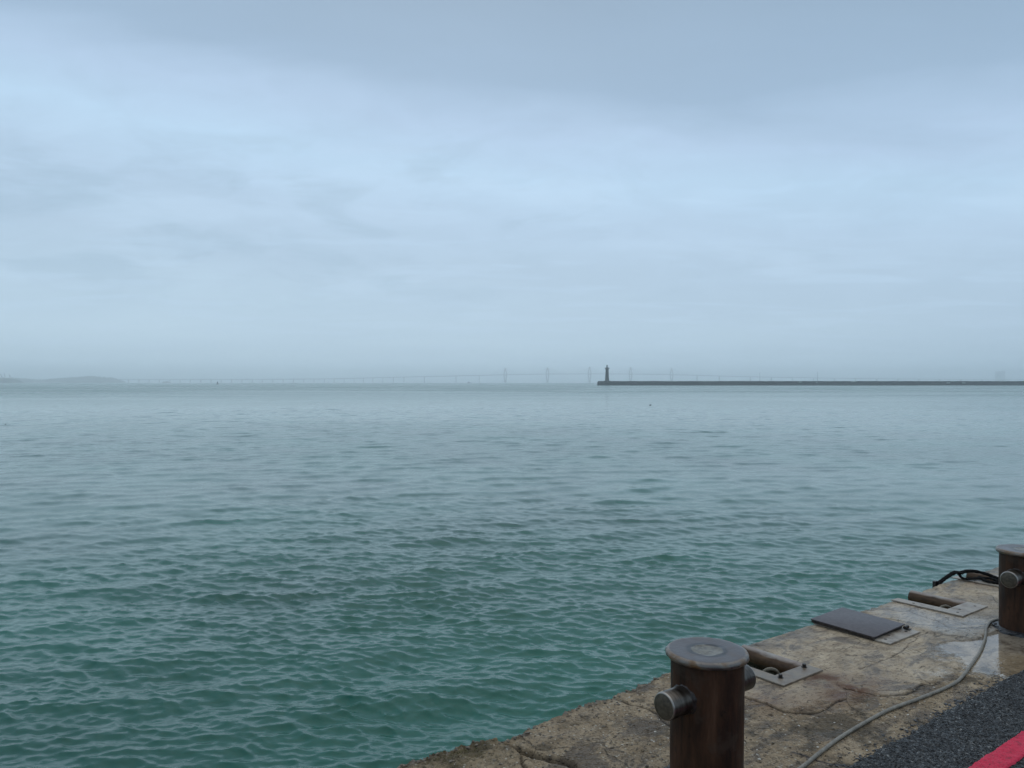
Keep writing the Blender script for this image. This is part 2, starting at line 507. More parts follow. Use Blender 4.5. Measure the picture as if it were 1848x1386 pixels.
def mat_simple(name, stops, scale, rough=0.6, metal=0.0, bump=0.002, stretch=(1, 1, 1), detail=5, spec=0.5):
    m, N = new_mat(name)
    tco = N.n('ShaderNodeTexCoord').outputs['Object']
    n = N.noise(N.mapping(tco, stretch), scale, detail, 0.62, 0.4)
    f = N.noise(N.mapping(tco, stretch), scale * 7, 3, 0.6)
    c = N.ramp(n, stops)
    c = N.mix(0.35, c, N.mix(N.rng(f, 0.35, 0.65), (0.0, 0.0, 0.0), c, 'MIX'))
    finish(N, {'Base Color': c, 'Roughness': rough, 'Specular IOR Level': spec, 'Metallic': metal, 'Normal': N.bump(N.math('ADD', n, N.math('MULTIPLY', f, 0.4)), bump, 0.8)})
    return m


def mat_plate(name, light, dark):
    m, N = new_mat(name)
    tco = N.n('ShaderNodeTexCoord').outputs['Object']
    n = N.noise(tco, 16.0, 5, 0.62, 0.5); f = N.noise(tco, 90.0, 3, 0.6); b = N.noise(N.mapping(tco, (1, 1, 1), (9, 1, 3)), 6.0, 4, 0.6)
    c = N.ramp(n, [(0.30, dark), (0.58, light)])
    c = N.mix(N.rng(b, 0.50, 0.66, 0.0, 0.75), c, (0.125, 0.078, 0.048))
    c = N.mix(N.rng(f, 0.66, 0.74, 0.0, 0.8), c, (0.06, 0.035, 0.025))
    finish(N, {'Base Color': c, 'Roughness': N.rng(n, 0.3, 0.7, 0.34, 0.55), 'Normal': N.bump(n, 0.002, 0.7)})
    return m


def mat_pipe():
    m, N = new_mat('rusty_pipe')
    tco = N.n('ShaderNodeTexCoord').outputs['Object']
    n = N.noise(N.mapping(tco, (1, 0.35, 1)), 22.0, 5, 0.6, 0.4); b = N.noise(tco, 5.0, 4, 0.6)
    s = N.n('ShaderNodeSeparateXYZ', {0: N.n('ShaderNodeTexCoord').outputs['Normal']})
    top = N.rng(N.math('ADD', s.outputs[2], N.math('MULTIPLY', N.math('SUBTRACT', n, 0.5), 0.5)), 0.70, 0.99)
    c = N.ramp(n, [(0.3, (0.028, 0.014, 0.007)), (0.5, (0.072, 0.036, 0.015)), (0.7, (0.115, 0.064, 0.030))])
    worn = N.ramp(b, [(0.35, (0.22, 0.155, 0.125)), (0.65, (0.33, 0.30, 0.27))])     # paler crown, the pipe's top highlight put into the colour
    c = N.mix(top, c, worn)
    finish(N, {'Base Color': c, 'Roughness': 0.55, 'Specular IOR Level': 0.3, 'Normal': N.bump(n, 0.002, 0.7)})
    return m


def mat_flat(name, c1, c2, scale, rough=0.8):
    m, N = new_mat(name)
    tco = N.n('ShaderNodeTexCoord').outputs['Object']
    n = N.noise(tco, scale, 4, 0.6)
    finish(N, {'Base Color': N.ramp(n, [(0.35, c1), (0.65, c2)]), 'Roughness': rough})
    return m


M_WATER = mat_water()
M_CONC = mat_concrete()
M_ASPH = mat_asphalt()
M_RED = mat_red_paint()
M_BODY = mat_bollard()
M_CAP = mat_cap()
M_PIN = mat_pin()
M_PLATE_A = mat_plate('dull_galvanised_plate', (0.215, 0.172, 0.128), (0.105, 0.078, 0.055))
M_PLATE_C = mat_plate('pale_galvanised_plate', (0.35, 0.30, 0.245), (0.19, 0.150, 0.115))
M_LID = mat_simple('purple_brown_paint', [(0.3, (0.072, 0.059, 0.064)), (0.7, (0.100, 0.083, 0.088))], 9, 0.48, 0.0, 0.0012)
M_PIPE = mat_pipe()
M_RING = mat_simple('worn_rope_grey_ring', [(0.3, (0.12, 0.095, 0.065)), (0.7, (0.26, 0.215, 0.155))], 30, 0.6)
M_BOLT = mat_simple('black_rusty_bolt', [(0.3, (0.018, 0.012, 0.010)), (0.7, (0.065, 0.050, 0.042))], 60, 0.4, 0.3)
M_STRAP = mat_simple('black_webbing', [(0.3, (0.004, 0.0035, 0.0035)), (0.7, (0.011, 0.010, 0.010))], 40, 0.8, 0.0, 0.003, spec=0.08)
M_CABLE = mat_simple('grey_beige_cable', [(0.3, (0.16, 0.138, 0.108)), (0.7, (0.29, 0.258, 0.208))], 25, 0.5, 0.0, 0.0015)
M_TAR = mat_simple('black_tar', [(0.3, (0.008, 0.008, 0.010)), (0.7, (0.03, 0.03, 0.034))], 30, 0.35, 0.0, 0.006)
M_WALL = mat_flat('breakwater_stone', (0.016, 0.018, 0.018), (0.038, 0.040, 0.039), 0.25)
M_TOWER = mat_flat('dark_tower_stone', (0.012, 0.021, 0.019), (0.026, 0.040, 0.036), 0.8)
M_DARK = mat_flat('dark_metal', (0.012, 0.014, 0.016), (0.03, 0.032, 0.034), 2.0, 0.5)
M_BRIDGE = mat_flat('bridge_concrete', (0.09, 0.095, 0.10), (0.13, 0.135, 0.14), 0.02)
M_LAND = mat_flat('island_ground', (0.035, 0.05, 0.03), (0.08, 0.085, 0.05), 0.03)
M_LEAF = mat_flat('far_foliage', (0.020, 0.036, 0.022), (0.05, 0.07, 0.035), 0.05)
M_PALE = mat_flat('pale_weathered_panel', (0.42, 0.43, 0.42), (0.55, 0.56, 0.55), 1.0)
M_BIRD = mat_flat('dark_plumage', (0.012, 0.012, 0.013), (0.03, 0.028, 0.026), 20)
M_BARK = mat_flat('bark', (0.04, 0.03, 0.02), (0.08, 0.06, 0.045), 1.0)


def mat_glass():
    m, N = new_mat('lantern_glass')
    g = N.n('ShaderNodeBsdfGlass', {'Color': (0.9, 0.95, 1.0), 'IOR': 1.05, 'Roughness': 0.0})
    N.n('ShaderNodeOutputMaterial', {'Surface': g.outputs[0]})
    return m


M_GLASS = mat_glass()


# ------------------------------------------------------------------ the sea
def sea_tile(L, n, lam_lo, lam_hi, lam_peak, slope_rms, wind, spread, seed):
    rs = np.random.RandomState(seed)
    k1 = 2 * np.pi * np.fft.fftfreq(n, L / n)
    kx, ky = np.meshgrid(k1, k1, indexing='ij')
    k = np.hypot(kx, ky); k[0, 0] = 1e-6
    kp = 2 * np.pi / lam_peak
    P = k ** -4.0 * np.exp(-1.25 * (kp / k) ** 2)
    P *= smooth(2 * np.pi / lam_hi * 0.7, 2 * np.pi / lam_hi * 1.3, k) * (1 - smooth(2 * np.pi / lam_lo * 0.7, 2 * np.pi / lam_lo * 1.3, k))
    c = (kx * math.cos(wind) + ky * math.sin(wind)) / k
    P *= np.abs(c) ** spread + 0.035
    P[0, 0] = 0
    H = np.fft.fft2(rs.randn(n, n)) * np.sqrt(P)
    sx = np.fft.ifft2(1j * kx * H).real; sy = np.fft.ifft2(1j * ky * H).real
    H *= slope_rms / math.sqrt(np.mean(sx ** 2 + sy ** 2))
    levels = []
    for l in range(8):
        w = (L / n) * 2 ** l * 0.55
        Hf = H * np.exp(-0.5 * (k * w) ** 2)
        h = np.fft.ifft2(Hf).real
        dx = np.fft.ifft2(-1j * kx / k * Hf).real * -1
        dy = np.fft.ifft2(-1j * ky / k * Hf).real * -1
        var = np.mean(np.fft.ifft2(1j * kx * Hf).real ** 2 + np.fft.ifft2(1j * ky * Hf).real ** 2)
        levels.append((h.astype(np.float32), dx.astype(np.float32), dy.astype(np.float32), var))
    return dict(L=L, n=n, lv=levels, tot=slope_rms ** 2)


def sample_tile(T, x, y, cell, rot):
    c, s = math.cos(rot), math.sin(rot)
    X = (c * x + s * y) / T['L'] * T['n']; Y = (-s * x + c * y) / T['L'] * T['n']
    xi = np.floor(X).astype(np.int64); yi = np.floor(Y).astype(np.int64)
    fx = (X - xi).astype(np.float32); fy = (Y - yi).astype(np.float32)
    n = T['n']
    x0, x1, y0, y1 = xi % n, (xi + 1) % n, yi % n, (yi + 1) % n
    lev = np.clip(np.log2(np.maximum(cell / (T['L'] / n), 1e-3)), 0, 7)
    h = np.zeros(x.shape, np.float32); dx = h.copy(); dy = h.copy(); var = h.copy()
    for l in range(8):
        w = np.clip(1 - np.abs(lev - l), 0, 1).astype(np.float32)
        mk = w > 0
        if not mk.any(): continue
        a0, a1, b0, b1, gx, gy, ww = x0[mk], x1[mk], y0[mk], y1[mk], fx[mk], fy[mk], w[mk]
        for out, A in ((h, T['lv'][l][0]), (dx, T['lv'][l][1]), (dy, T['lv'][l][2])):
            out[mk] += ww * ((A[a0, b0] * (1 - gx) + A[a1, b0] * gx) * (1 - gy) + (A[a0, b1] * (1 - gx) + A[a1, b1] * gx) * gy)
        var[mk] += ww * T['lv'][l][3]
    fade = 1 - smooth(7.0, 8.5, np.log2(np.maximum(cell / (T['L'] / n), 1e-3)))
    h *= fade; dx *= fade; dy *= fade; var *= fade
    return h, dx * c - dy * s, dx * s + dy * c, T['tot'] - var


def build_sea():
    wind = R(74)
    ta = sea_tile(24.0, 1024, 0.09, 1.6, 0.44, 0.275, wind, 4.0, 3)
    tb = sea_tile(139.0, 1024, 0.8, 12.0, 1.9, 0.085, wind + 0.15, 6.0, 11)
    inv = np.linspace(1 / 4.5, 1 / 26.0, 720)
    radii = np.concatenate([np.geomspace(0.4, 4.4, 24), 1 / inv, np.arange(26.2, 120, 0.22), np.geomspace(120.3, 300, 170), np.geomspace(306, 9200, 100)])
    dense = np.linspace(R(-47), R(47), 1180)
    rest = np.linspace(R(47), R(313), 170)[1:-1]
    ang = np.concatenate([dense, rest])          # azimuth from +Y, clockwise
    step = np.concatenate([np.full(len(dense), dense[1] - dense[0]), np.full(len(rest), rest[1] - rest[0])])
    rr, aa = np.meshgrid(radii, ang, indexing='ij')
    drad = np.gradient(radii)[:, None] * np.ones_like(aa)
    lat = rr * step[None, :]
    x = rr * np.sin(aa); y = rr * np.cos(aa)
    cell = np.maximum(np.maximum(drad * 0.5, lat * 0.9), 0.02)
    cell = np.where(np.abs(aa - np.pi) < np.pi - R(47.2), np.maximum(cell, lat), cell)
    h, dx, dy, res = sample_tile(ta, x, y, cell, 0.0)
    h2, dx2, dy2, res2 = sample_tile(tb, x, y, cell, 0.37)
    gust = VNoise(5).fbm(x / 14.0, y / 22.0, 3)
    calm = 0.36 + 0.64 / (1 + (rr / 30.0) ** 2)          # the chop eases off away from the wall
    pk = smooth(-0.06, 0.24, VNoise(6).fbm(x / 2.6 + y / 9.0, y / 1.5, 3, 0.55))     # steep little groups among smoother water
    g = (1.0 + 0.9 * gust) * calm * (0.84 + 0.36 * pk)
    calm2 = (0.50 + 0.50 / (1 + (rr / 80.0) ** 2)) * (0.85 + 0.32 * pk)
    h2 = h2 * calm2; dx2 = dx2 * calm2; dy2 = dy2 * calm2
    chop = 0.95
    X = x + chop * (dx * g + dx2); Y = y + chop * (dy * g + dy2); Z = WATER + h * g + h2
    sl = np.maximum(res * calm ** 2 + res2 * calm2 ** 2, 0)
    a2 = np.clip(sl * 0.13, 0.0, 0.05)           # unresolved slope variance -> GGX alpha^2
    a2 = np.maximum(a2, 0.022 * smooth(110, 450, rr))
    alpha = np.sqrt(a2)
    verts = np.stack([X, Y, Z], -1).reshape(-1, 3)
    nr, nc = rr.shape
    q = grid_quads(nr, nc, wrap=True)
    o = fast_mesh('water', verts, q, M_WATER, True, {'unresolved': alpha, 'ripple': 1 - smooth(0.022, 0.085, cell)})
    tag(o, kind='structure')


build_sea()


# ------------------------------------------------------------------ the quay
NA, NB, NC, ND = VNoise(21), VNoise(22), VNoise(23), VNoise(24)
HATCH = [(3.56, 3.93), (4.65, 5.03), (5.60, 5.99), (6.64, 7.02)]      # recesses along the edge
S_IN = 2.47                                                          # inland wall of each recess
CRACKS = [
    ([(1.985, 2.83), (1.990, 2.739), (1.995, 2.697), (2.058, 2.600), (2.103, 2.505), (2.137, 2.420), (2.112, 2.30), (2.2, 2.1)], 0.015, 0.040),
    ([(2.019, 2.629), (2.018, 2.569), (1.953, 2.524), (1.90, 2.40)], 0.007, 0.015),
    ([(4.93, 2.36), (4.912, 2.325), (4.705, 2.279), (4.588, 2.248), (4.396, 2.255), (4.301, 2.271), (4.127, 2.274)], 0.0028, 0.004),
    ([(5.141, 2.676), (5.171, 2.578), (5.199, 2.482), (5.286, 2.345), (5.354, 2.237), (5.602, 2.136)], 0.006, 0.004),
    ([(2.780, 2.828), (2.763, 2.714), (2.770, 2.627), (2.788, 2.535), (2.751, 2.450), (2.70, 2.30)], 0.007, 0.008),
    ([(3.27, 2.56), (3.306, 2.425), (3.316, 2.349), (3.320, 2.272), (3.312, 2.189), (3.381, 2.114), (3.532, 2.088), (3.686, 2.089)], 0.006, 0.007),
    ([(3.80, 2.19), (3.833, 2.082), (3.860, 2.009), (3.942, 1.965), (4.2, 1.95)], 0.008, 0.007),
]
TAR = [(2.959, 1.943), (2.973, 1.920), (2.977, 1.874), (2.975, 1.821), (3.014, 1.757), (3.057, 1.696)]
B1 = (2.46, 1.985)
B2 = (5.632, 1.985)


def quay_edge(u):
    base = np.interp(u, [-50, 1.2, 1.576, 1.97, 2.0, 2.242, 2.575, 3.0, 3.144, 3.926, 4.661, 5.056, 5.58, 5.83, 6.425, 7.286, 8, 200],
                     [2.84, 2.80, 2.806, 2.80, 2.77, 2.833, 2.855, 2.87, 2.90, 2.90, 2.886, 2.865, 2.843, 2.838, 2.85, 2.822, 2.83, 2.84])
    rag = np.where(u < 3.2, 1.0, 0.35)
    return base + rag * (0.040 * NA.fbm(u * 5, u * 0 + 3, 3) + 0.026 * NB.fbm(u * 26, u * 0 + 9, 3, 0.7))


def quay_fields(u, s):
    e = quay_edge(u)
    d = e - s
    bl = np.interp(u, [3.2, 3.24, 3.27, 3.31, 3.32, 3.43, 3.62, 3.83, 3.95, 4.2, 4.6, 5.0, 6.0, 7.0, 9.0], [3.6, 3.2, 2.56, 2.43, 2.22, 2.15, 2.12, 2.07, 1.97, 1.96, 1.93, 1.84, 1.72, 1.6, 1.5])
    zone = smooth(-0.02, 0.03, s - bl + 0.13 * NC.fbm(u * 7, s * 7, 2, 0.6) + 0.11 * NB.fbm(u * 22, s * 22, 4, 0.7))
    crack = np.zeros_like(u); cut = np.zeros_like(u)
    wob = 0.022 * NB.fbm(u * 14, s * 14, 3, 0.6) + 0.05 * NA.fbm(u * 5, s * 5, 2)
    wob2 = 0.022 * NC.fbm(u * 14 + 50, s * 14, 3, 0.6) + 0.05 * ND.fbm(u * 5, s * 5, 2)
    for pts, w, dep in CRACKS:
        dd = dist_poly(u + wob, s + wob2, pts)
        ww = w * (0.5 + 1.1 * (NA.fbm(u * 8, s * 8, 2) + 0.5))
        c = np.exp(-(dd / ww) ** 2)
        crack = np.maximum(crack, c); cut = np.maximum(cut, c * dep)
    pud = smooth(0.05, 0.32, 1 - np.hypot((u - 5.05) / 0.62, (s - 1.905) / 0.30) + 0.9 * ND.fbm(u * 6, s * 6, 4, 0.6))
    sheen = 0.62 * smooth(0.0, 0.6, 1 - np.hypot((u - 5.42) / 0.34, (s - 2.42) / 0.46) + 0.8 * NC.fbm(u * 5, s * 5, 4))
    pud = np.maximum(pud, sheen)
    rust = 1.3 * np.exp(-(((u - 3.83) / 0.12) ** 2 + ((s - 2.31) / 0.07) ** 2)) + 1.1 * np.exp(-(((u - 3.80) / 0.26) ** 2 + ((s - 2.14) / 0.11) ** 2)) + 0.6 * np.exp(-(((u - 3.36) / 0.16) ** 2 + ((s - 2.30) / 0.16) ** 2))
    rust = rust + 0.8 * np.exp(-(((u - 6.72) / 0.16) ** 2 + ((s - 2.62) / 0.2) ** 2)) + 0.5 * np.exp(-(np.abs(d) / 0.035) ** 2) * (NA.fbm(u * 3, s * 0, 2) > 0.02)
    grime_shade = np.clip(np.exp(-(np.hypot(u - 3.84, s - 2.345) / 0.045) ** 2), 0, 1)
    grime_shade = np.maximum(grime_shade, 0.9 * smooth(0.05, 0.22, NB.fbm(u * 7, s * 7, 4, 0.65)) * (1 - zone))
    grime_shade = np.maximum(grime_shade, 0.7 * np.exp(-(d / 0.05) ** 2) * smooth(-0.05, 0.15, ND.fbm(u * 10, s * 10, 3)))
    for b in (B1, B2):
        grime_shade = np.maximum(grime_shade, 0.8 * np.exp(-((np.hypot(u - b[0], s - b[1]) - 0.14) / 0.06) ** 2))  # darker ring around the foot of each post
    tar = np.exp(-(dist_poly(u + wob, s + wob2, TAR) / 0.010) ** 2)
    moss = np.exp(-((u - 1.75) / 0.26) ** 2) * np.exp(-(d / 0.18) ** 2)
    # height
    h = 0.010 * NA.fbm(u * 1.4, s * 1.4, 3) + 0.006 * NB.fbm(u * 8, s * 8, 4)
    h = h + (1 - zone) * (0.011 * NC.fbm(u * 30, s * 30, 3, 0.7) - 0.003) + zone * 0.0022 * NC.fbm(u * 40, s * 20, 3, 0.7)
    h = h - cut
    h = h + 0.024 * np.where(u < 1.985, 1, 0) * smooth(0.0, 0.2, s - 2.35) + moss * 0.034 * (NC.fbm(u * 70, s * 70, 2) + 0.35)
    flat = np.clip(pud * 1.3, 0, 1)
    h = h * (1 - 0.93 * flat) - 0.005 * flat
    for (a, b) in HATCH:                     # bedded level around the steel frames
        w = smooth(0.07, 0.0, np.maximum(np.maximum(a - u, u - b), 2.36 - s))
        h = h * (1 - w) + w * -0.0015
    rag = np.where(u < 3.2, 1.0, 0.5)
    h = h - 0.022 * np.exp(-np.maximum(d, 0) / 0.014) * rag - 0.035 * rag * np.exp(-np.maximum(d, 0) / 0.05) * np.clip(NC.fbm(u * 18, s * 18, 3, 0.6) * 3 - 0.1, 0, 1)
    return h, dict(topping=zone, crack=np.clip(crack, 0, 1), puddle=np.clip(pud, 0, 1), rust=np.clip(rust, 0, 1), grime_shade=np.clip(grime_shade, 0, 1), tar=np.clip(tar, 0, 1), moss=np.clip(moss, 0, 1))


def build_quay():
    ul = np.concatenate([np.linspace(-60, 0.9, 40)[:-1], np.linspace(0.9, 1.3, 10)[:-1], np.arange(1.3, 7.9, 0.0075), np.geomspace(7.92, 220, 60)])
    hole_u = []
    for a, b in HATCH: hole_u += [a + 0.085, b]
    for v in hole_u: ul[np.argmin(np.abs(ul - v))] = v
    sl = np.concatenate([np.linspace(-90, 1.3, 30)[:-1], np.linspace(1.3, 1.60, 12)[:-1], np.arange(1.60, 2.851, 0.0055)])
    sl[np.argmin(np.abs(sl - S_IN))] = S_IN
    sl[-1] = 2.85
    U, Sg = np.meshgrid(ul, sl, indexing='ij')
    E = quay_edge(U)
    Sw = np.where(Sg > 2.55, 2.55 + (Sg - 2.55) * (E - 2.55) / 0.30, Sg)
    h, at = quay_fields(U, Sw)
    h = np.where((Sw < 1.5), -0.03, h)
    nu, ns = U.shape
    top = np.stack([U, Sw, h], -1)
    # vertical face towards the sea
    zs = [-0.03, -0.10, -0.25, -0.5, -1.0, -1.8, -2.6, -5.0]
    face = []
    for z in zs:
        off = 0.012 + 0.03 * NA.fbm(ul * 6, ul * 0 + z * 9, 3)
        face.append(np.stack([ul, quay_edge(ul) + off, np.full(nu, z) + h[:, -1] * (1 if z > -0.05 else 0)], -1))
    allv = np.concatenate([top, np.stack(face, 1)], 1)
    nt_ = allv.shape[1]
    q = grid_quads(nu, nt_)
    # open the recesses
    ui = q[:, 0] // nt_; si = q[:, 0] % nt_
    uc = 0.5 * (ul[ui] + ul[np.minimum(ui + 1, nu - 1)])
    keep = np.ones(len(q), bool)
    sgrid = np.concatenate([sl, np.full(len(zs), 2.9)])
    zgrid = np.concatenate([np.full(ns, 0.0), np.array(zs)])
    for a, b in HATCH:
        hole = (uc > a + 0.085) & (uc < b) & (sgrid[si] >= S_IN - 1e-6) & (zgrid[si] > -0.45)
        keep &= ~hole
    verts = allv.reshape(-1, 3)
    nv = len(verts)
    extra = []; eq = []
    for a, b in HATCH:
        x0, x1 = a + 0.085, b
        o = nv + len(extra)
        e0, e1 = (float(v) + 0.004 for v in quay_edge(np.array([x0, x1])))
        P = [(x0, S_IN), (x1, S_IN), (x1, e1), (x0, e0)]
        extra += [(x, y, 0.0) for x, y in P] + [(x, y, -0.5) for x, y in P]
        eq += [(o, o + 1, o + 5, o + 4), (o + 1, o + 2, o + 6, o + 5), (o + 3, o, o + 4, o + 7), (o + 4, o + 5, o + 6, o + 7)]
    verts = np.concatenate([verts, np.array(extra)])
    quads = np.concatenate([q[keep], np.array(eq)])
    attrs = {}
    for k, v in at.items():
        side = np.repeat(v[:, -1:], len(zs), 1)
        if k in ('puddle', 'tar', 'crack'): side = side * 0
        fill = 0.9 if k == 'grime_shade' else 0.0  # recess walls: their shade is put into the colour through this mask
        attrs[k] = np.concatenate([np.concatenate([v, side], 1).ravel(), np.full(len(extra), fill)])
    o = fast_mesh('quay', verts, quads, M_CONC, True, attrs)
    o.rotation_euler = (0, 0, QUAY_ROT)
    tag(o, kind='structure')


build_quay()


def asph_edge(u):
    return 1.712 + 0.030 * NA.fbm(u * 6, u * 0 + 30, 3, 0.6) + 0.026 * NB.fbm(u * 38, u * 0 + 4, 3, 0.7)


def asph_height(u, s):
    d = asph_edge(u) - s
    h = 0.020 + 0.006 * NA.fbm(u * 2.2, s * 2.2, 2) + 0.0100 * NC.fbm(u * 55, s * 55, 2, 0.7) + 0.006 * NB.fbm(u * 130, s * 130, 1)
    return h - 0.022 * np.exp(-np.maximum(d, 0) / 0.012)


def build_asphalt():
    ul = np.concatenate([np.linspace(-60, 2.4, 40)[:-1], np.arange(2.4, 6.2, 0.0055), np.geomspace(6.22, 220, 50)])
    sl = np.concatenate([np.linspace(-90, 1.0, 30)[:-1], np.linspace(1.0, 1.20, 8)[:-1], np.arange(1.20, 1.7121, 0.0045)])
    sl[-1] = 1.712
    U, Sg = np.meshgrid(ul, sl, indexing='ij')
    E = asph_edge(U)
    Sw = np.where(Sg > 1.5, 1.5 + (Sg - 1.5) * (E - 1.5) / 0.212, Sg)
    h = asph_height(U, Sw)
    h[:, -1] = -0.03
    q = grid_quads(*U.shape)
    o = fast_mesh('asphalt', np.stack([U, Sw, h], -1).reshape(-1, 3), q, M_ASPH, True)
    o.rotation_euler = (0, 0, QUAY_ROT)
    tag(o, kind='structure')
    # red painted line on the asphalt
    ul = np.concatenate([np.linspace(-20, 2.9, 60)[:-1], np.arange(2.9, 5.0, 0.005), np.linspace(5.02, 40, 80)])
    tl = np.linspace(0, 1, 24)
    U, T = np.meshgrid(ul, tl, indexing='ij')
    lo = 1.296 + 0.007 * NB.fbm(U * 30, U * 0 + 8, 3, 0.7); hi = 1.393 + 0.010 * NB.fbm(U * 26, U * 0 + 77, 3, 0.7)
    Sw = lo + (hi - lo) * T
    h = 0.020 + 0.006 * NA.fbm(U * 2.2, Sw * 2.2, 2) + 0.8 * 0.0100 * NC.fbm(U * 55, Sw * 55, 2, 0.7) + 0.0085
    h[:, 0] -= 0.008; h[:, -1] -= 0.008
    o = fast_mesh('road_marking', np.stack([U, Sw, h], -1).reshape(-1, 3), grid_quads(*U.shape), M_RED, True)
    o.rotation_euler = (0, 0, QUAY_ROT)
    tag(o, kind='structure')


build_asphalt()


def build_pebbles():
    """loose grit and shell bits lying on the worn concrete and along the asphalt edge"""
    rs = random.Random(5)
    def scatter(name, n, pick, sizes, mat, label):
        bm = bmesh.new()
        for _ in range(n):
            u, s = pick(rs)
            h, _a = quay_fields(np.array([u]), np.array([s]))
            if _a['puddle'][0] > 0.3: continue
            r = rs.uniform(*sizes) * rs.uniform(0.6, 1.3)
            M = Matrix.Translation((u, s, float(h[0]) + r * 0.2)) @ Matrix.Rotation(rs.uniform(0, 6.3), 4, 'Z') @ Matrix.Rotation(rs.uniform(-.4, .4), 4, 'X') @ Matrix.Diagonal((r * rs.uniform(.9, 1.7), r, r * rs.uniform(.35, .7), 1))
            ret = bmesh.ops.create_icosphere(bm, subdivisions=1, radius=1.0, matrix=M)
            for v in ret['verts']:
                v.co += Vector((rs.uniform(-1, 1), rs.uniform(-1, 1), rs.uniform(-1, 1))) * r * 0.22
        o = link_bm(name, bm, mat)
        o.rotation_euler = (0, 0, QUAY_ROT)
        tag(o, label, 'gravel', kind='stuff')
    pale = mat_flat('pale_shell_grit', (0.36, 0.31, 0.25), (0.62, 0.57, 0.50), 30, 0.6)
    dark = mat_flat('dark_asphalt_crumbs', (0.015, 0.015, 0.018), (0.05, 0.048, 0.046), 30, 0.45)
    brown = mat_flat('brown_stone_grit', (0.07, 0.055, 0.04), (0.20, 0.155, 0.11), 30, 0.7)
    def inland(r):
        while True:
            u = r.uniform(1.5, 5.2); s = r.uniform(1.72, 2.78)
            if u < 3.2 or s < 2.1 + 0.15 * (3.4 - u): return u, s
    scatter('pale_grit', 130, inland, (0.0025, 0.0055), pale, 'pale stone and shell grit scattered over the worn concrete apron')
    scatter('stone_grit', 420, inland, (0.003, 0.0075), brown, 'brown stone grit lying loose on the worn concrete apron')
    scatter('asphalt_crumbs', 420, lambda r: ((lambda u: (u, float(asph_edge(np.array([u]))[0]) + abs(r.gauss(0.0, 0.03))))(r.uniform(2.6, 5.8))), (0.003, 0.008), dark, 'black asphalt crumbs along the ragged edge of the asphalt')
    scatter('edge_rubble', 130, lambda r: ((lambda u: (u, float(quay_edge(np.array([u]))[0]) - abs(r.gauss(0.005, 0.04))))(r.uniform(1.4, 3.2))), (0.004, 0.011), brown, 'broken concrete crumbs along the crumbling quay edge')


build_pebbles()


